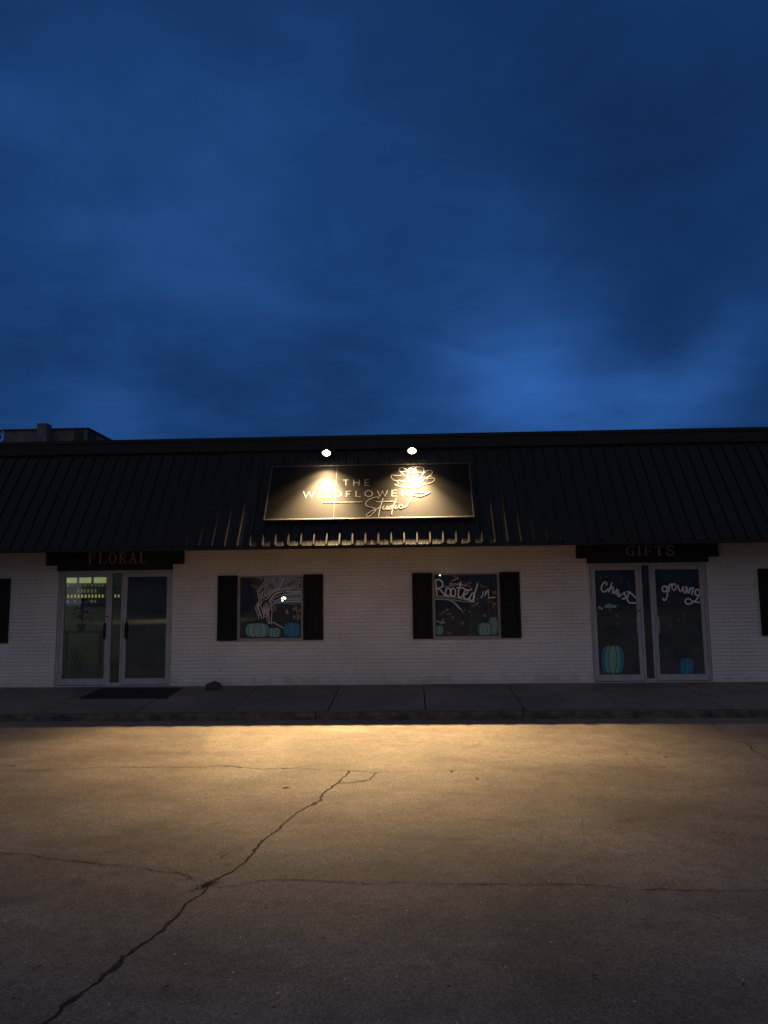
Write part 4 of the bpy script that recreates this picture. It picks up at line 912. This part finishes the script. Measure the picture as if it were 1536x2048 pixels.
# trees: tapered trunk, limbs and a crown of leaf clumps
barkm = mat('tree_bark', (.05, .04, .03), .9)
folm = [mat('tree_foliage', (.035, .055, .02), .8), mat('tree_foliage_pale', (.06, .085, .03), .8)]
def tree(x, y, H, Rr, seed, label, group=None, n=2600, ls=.16):
    r = random.Random(seed); T_ = thing('tree', label, 'tree', (x, y, -.3), group)
    tb = MB(); o = Vector((x, y, -.3)); tips = []
    tb.tube([o, o+Vector((.05, 0, H*.2)), o+Vector((0, .1, H*.45)), o+Vector((.1, 0, H*.75))], [H*.03, H*.024, H*.017, H*.006], 10)
    for k in range(11):
        a = k*2.4+r.uniform(-.4, .4); h0 = H*(.3+.05*k); rr = Rr*(1-.04*k)*r.uniform(.65, 1.05); p = o+Vector((0, 0, h0)); e_ = p+Vector((math.cos(a)*rr*.8, math.sin(a)*rr*.8, H*r.uniform(.10, .22)))
        m_ = p.lerp(e_, .5)+Vector((0, 0, -.1*rr*.3)); tb.tube([p, m_, e_], [H*.010, H*.006, H*.002], 6); tips += [e_, m_]
    tips.append(o+Vector((0, 0, H*.9)))
    tb.build('trunk', barkm, T_, smooth=True)
    fb = MB(); cl = []
    for t_ in tips:
        for j in range(4): cl.append((t_+Vector((r.gauss(0, Rr*.22), r.gauss(0, Rr*.22), r.gauss(0, Rr*.16))), Rr*r.uniform(.14, .30)))
    for k in range(n):
        c, cr_ = cl[r.randrange(len(cl))]; d = Vector((r.gauss(0, 1), r.gauss(0, 1), r.gauss(0, .8))).normalized()*cr_*r.uniform(.3, 1.15)**.6; p = c+d
        u = Vector((r.gauss(0, 1), r.gauss(0, 1), r.gauss(0, 1))).normalized()*ls*r.uniform(.6, 1.2); v = u.cross(Vector((r.gauss(0, 1), r.gauss(0, 1), r.gauss(0, 1)))).normalized()*ls*.5
        fb.cur = 0 if r.random() < .6 else 1; fb.face([p-u, p+v, p+u, p-v])
    fb.build('crown', folm, T_, fixn=False); return T_
tree(-23.9, 25, 11.0, 2.6, 11, 'dark leafy tree top showing above the roof at the far left', n=5000, ls=.13)

# ------------------------------------------------------------------ across the street (seen mirrored in the glass)
T_ = thing('added_street_lamp', 'tall grey street lamp added out of view to light the lot mirrored in the left door', 'street lamp', (-19, -46, LZ))  # unseen lamp, added to light the band of lot that the glass mirrors
mb = MB(); mb.tube([(-19, -46, LZ), (-19, -46, 4), (-19, -46, 8.6)], [.11, .085, .06], 14); mb.build('pole', um, T_, smooth=True)
mb = MB(); mb.tube([(-19, -46, 8.55), (-19, -45.4, 8.9), (-19, -44.3, 9.0)], .035, 10); mb.build('arm', um, T_, smooth=True)
mb = MB(); mb.box(-19.15, -18.85, -44.75, -44.05, 8.93, 9.05); mb.build('lamp_head', um, T_, bevel=.03)
mb = MB(); mb.box(-19.1, -18.9, -44.6, -44.15, 8.90, 8.928); mb.build('lens', mat('street_lens', (1, 1, 1), .4, emit=(1, .8, .5), estr=6), T_)
ld = bpy.data.lights.new('added_street_light', 'SPOT'); ld.energy = 5500; ld.color = (1, .82, .58); ld.spot_size = R(92); ld.spot_blend = .8; ld.shadow_soft_size = .2
lo = bpy.data.objects.new('added_street_light', ld); COL.objects.link(lo); lo.parent = T_; lo.location = (0, 1.6, 8.86-LZ)
hw_ = vary(mat('house_siding', (.30, .33, .40), .8), (.26, .30, .37), (.34, .38, .44), (.2, .2, 9), 3)
for (hx, hy, w_, h_, lb) in ((-31, -80, 22, 4.6, 'long low blue grey house across the lot, behind the photographer'), (27, -88, 52, 7.5, 'taller unseen blue grey house across the lot, made wide to block sky mirrored in the right door')):  # taller house is out of view, widened to keep sky off the right door glass
    H_ = thing('house', lb, 'building', (hx, hy, LZ), 'houses across the lot')
    mb = MB(); mb.box(hx-w_/2, hx+w_/2, hy-4, hy+4, LZ-.1, h_); mb.build('wall', hw_, H_)
    mb = MB(); x0, x1, rz = hx-w_/2-.5, hx+w_/2+.5, h_+2.2
    mb.face([(x0, hy-4.5, h_), (x1, hy-4.5, h_), (x1, hy, rz), (x0, hy, rz)]); mb.face([(x0, hy+4.5, h_), (x1, hy+4.5, h_), (x1, hy, rz), (x0, hy, rz)])
    mb.face([(x0, hy-4.5, h_), (x0, hy+4.5, h_), (x0, hy, rz)]); mb.face([(x1, hy-4.5, h_), (x1, hy+4.5, h_), (x1, hy, rz)]); mb.face([(x0, hy-4.5, h_), (x1, hy-4.5, h_), (x1, hy+4.5, h_), (x0, hy+4.5, h_)])
    mb.build('roof', trimm, H_)
    k = hx-w_/2+2
    while k < hx+w_/2-2:
        f = MB(); f.box(k, k+1.2, hy+4.002, hy+4.06, 1, 2.5); f_ = f.build('window', um, H_); f = MB(); f.box(k+.08, k+1.12, hy+4.062, hy+4.07, 1.08, 2.42); f.build('pane', intdark, f_); k += 3.6
for k, (tx, ty, th, tr) in enumerate(((-10, -70, 8, 3), (-50, -74, 9, 4), (38, -90, 9, 4))):
    tree(tx, ty, th, tr, 30+k, 'dark leafy tree across the lot, behind the photographer', 'trees across the lot', n=900, ls=.45)
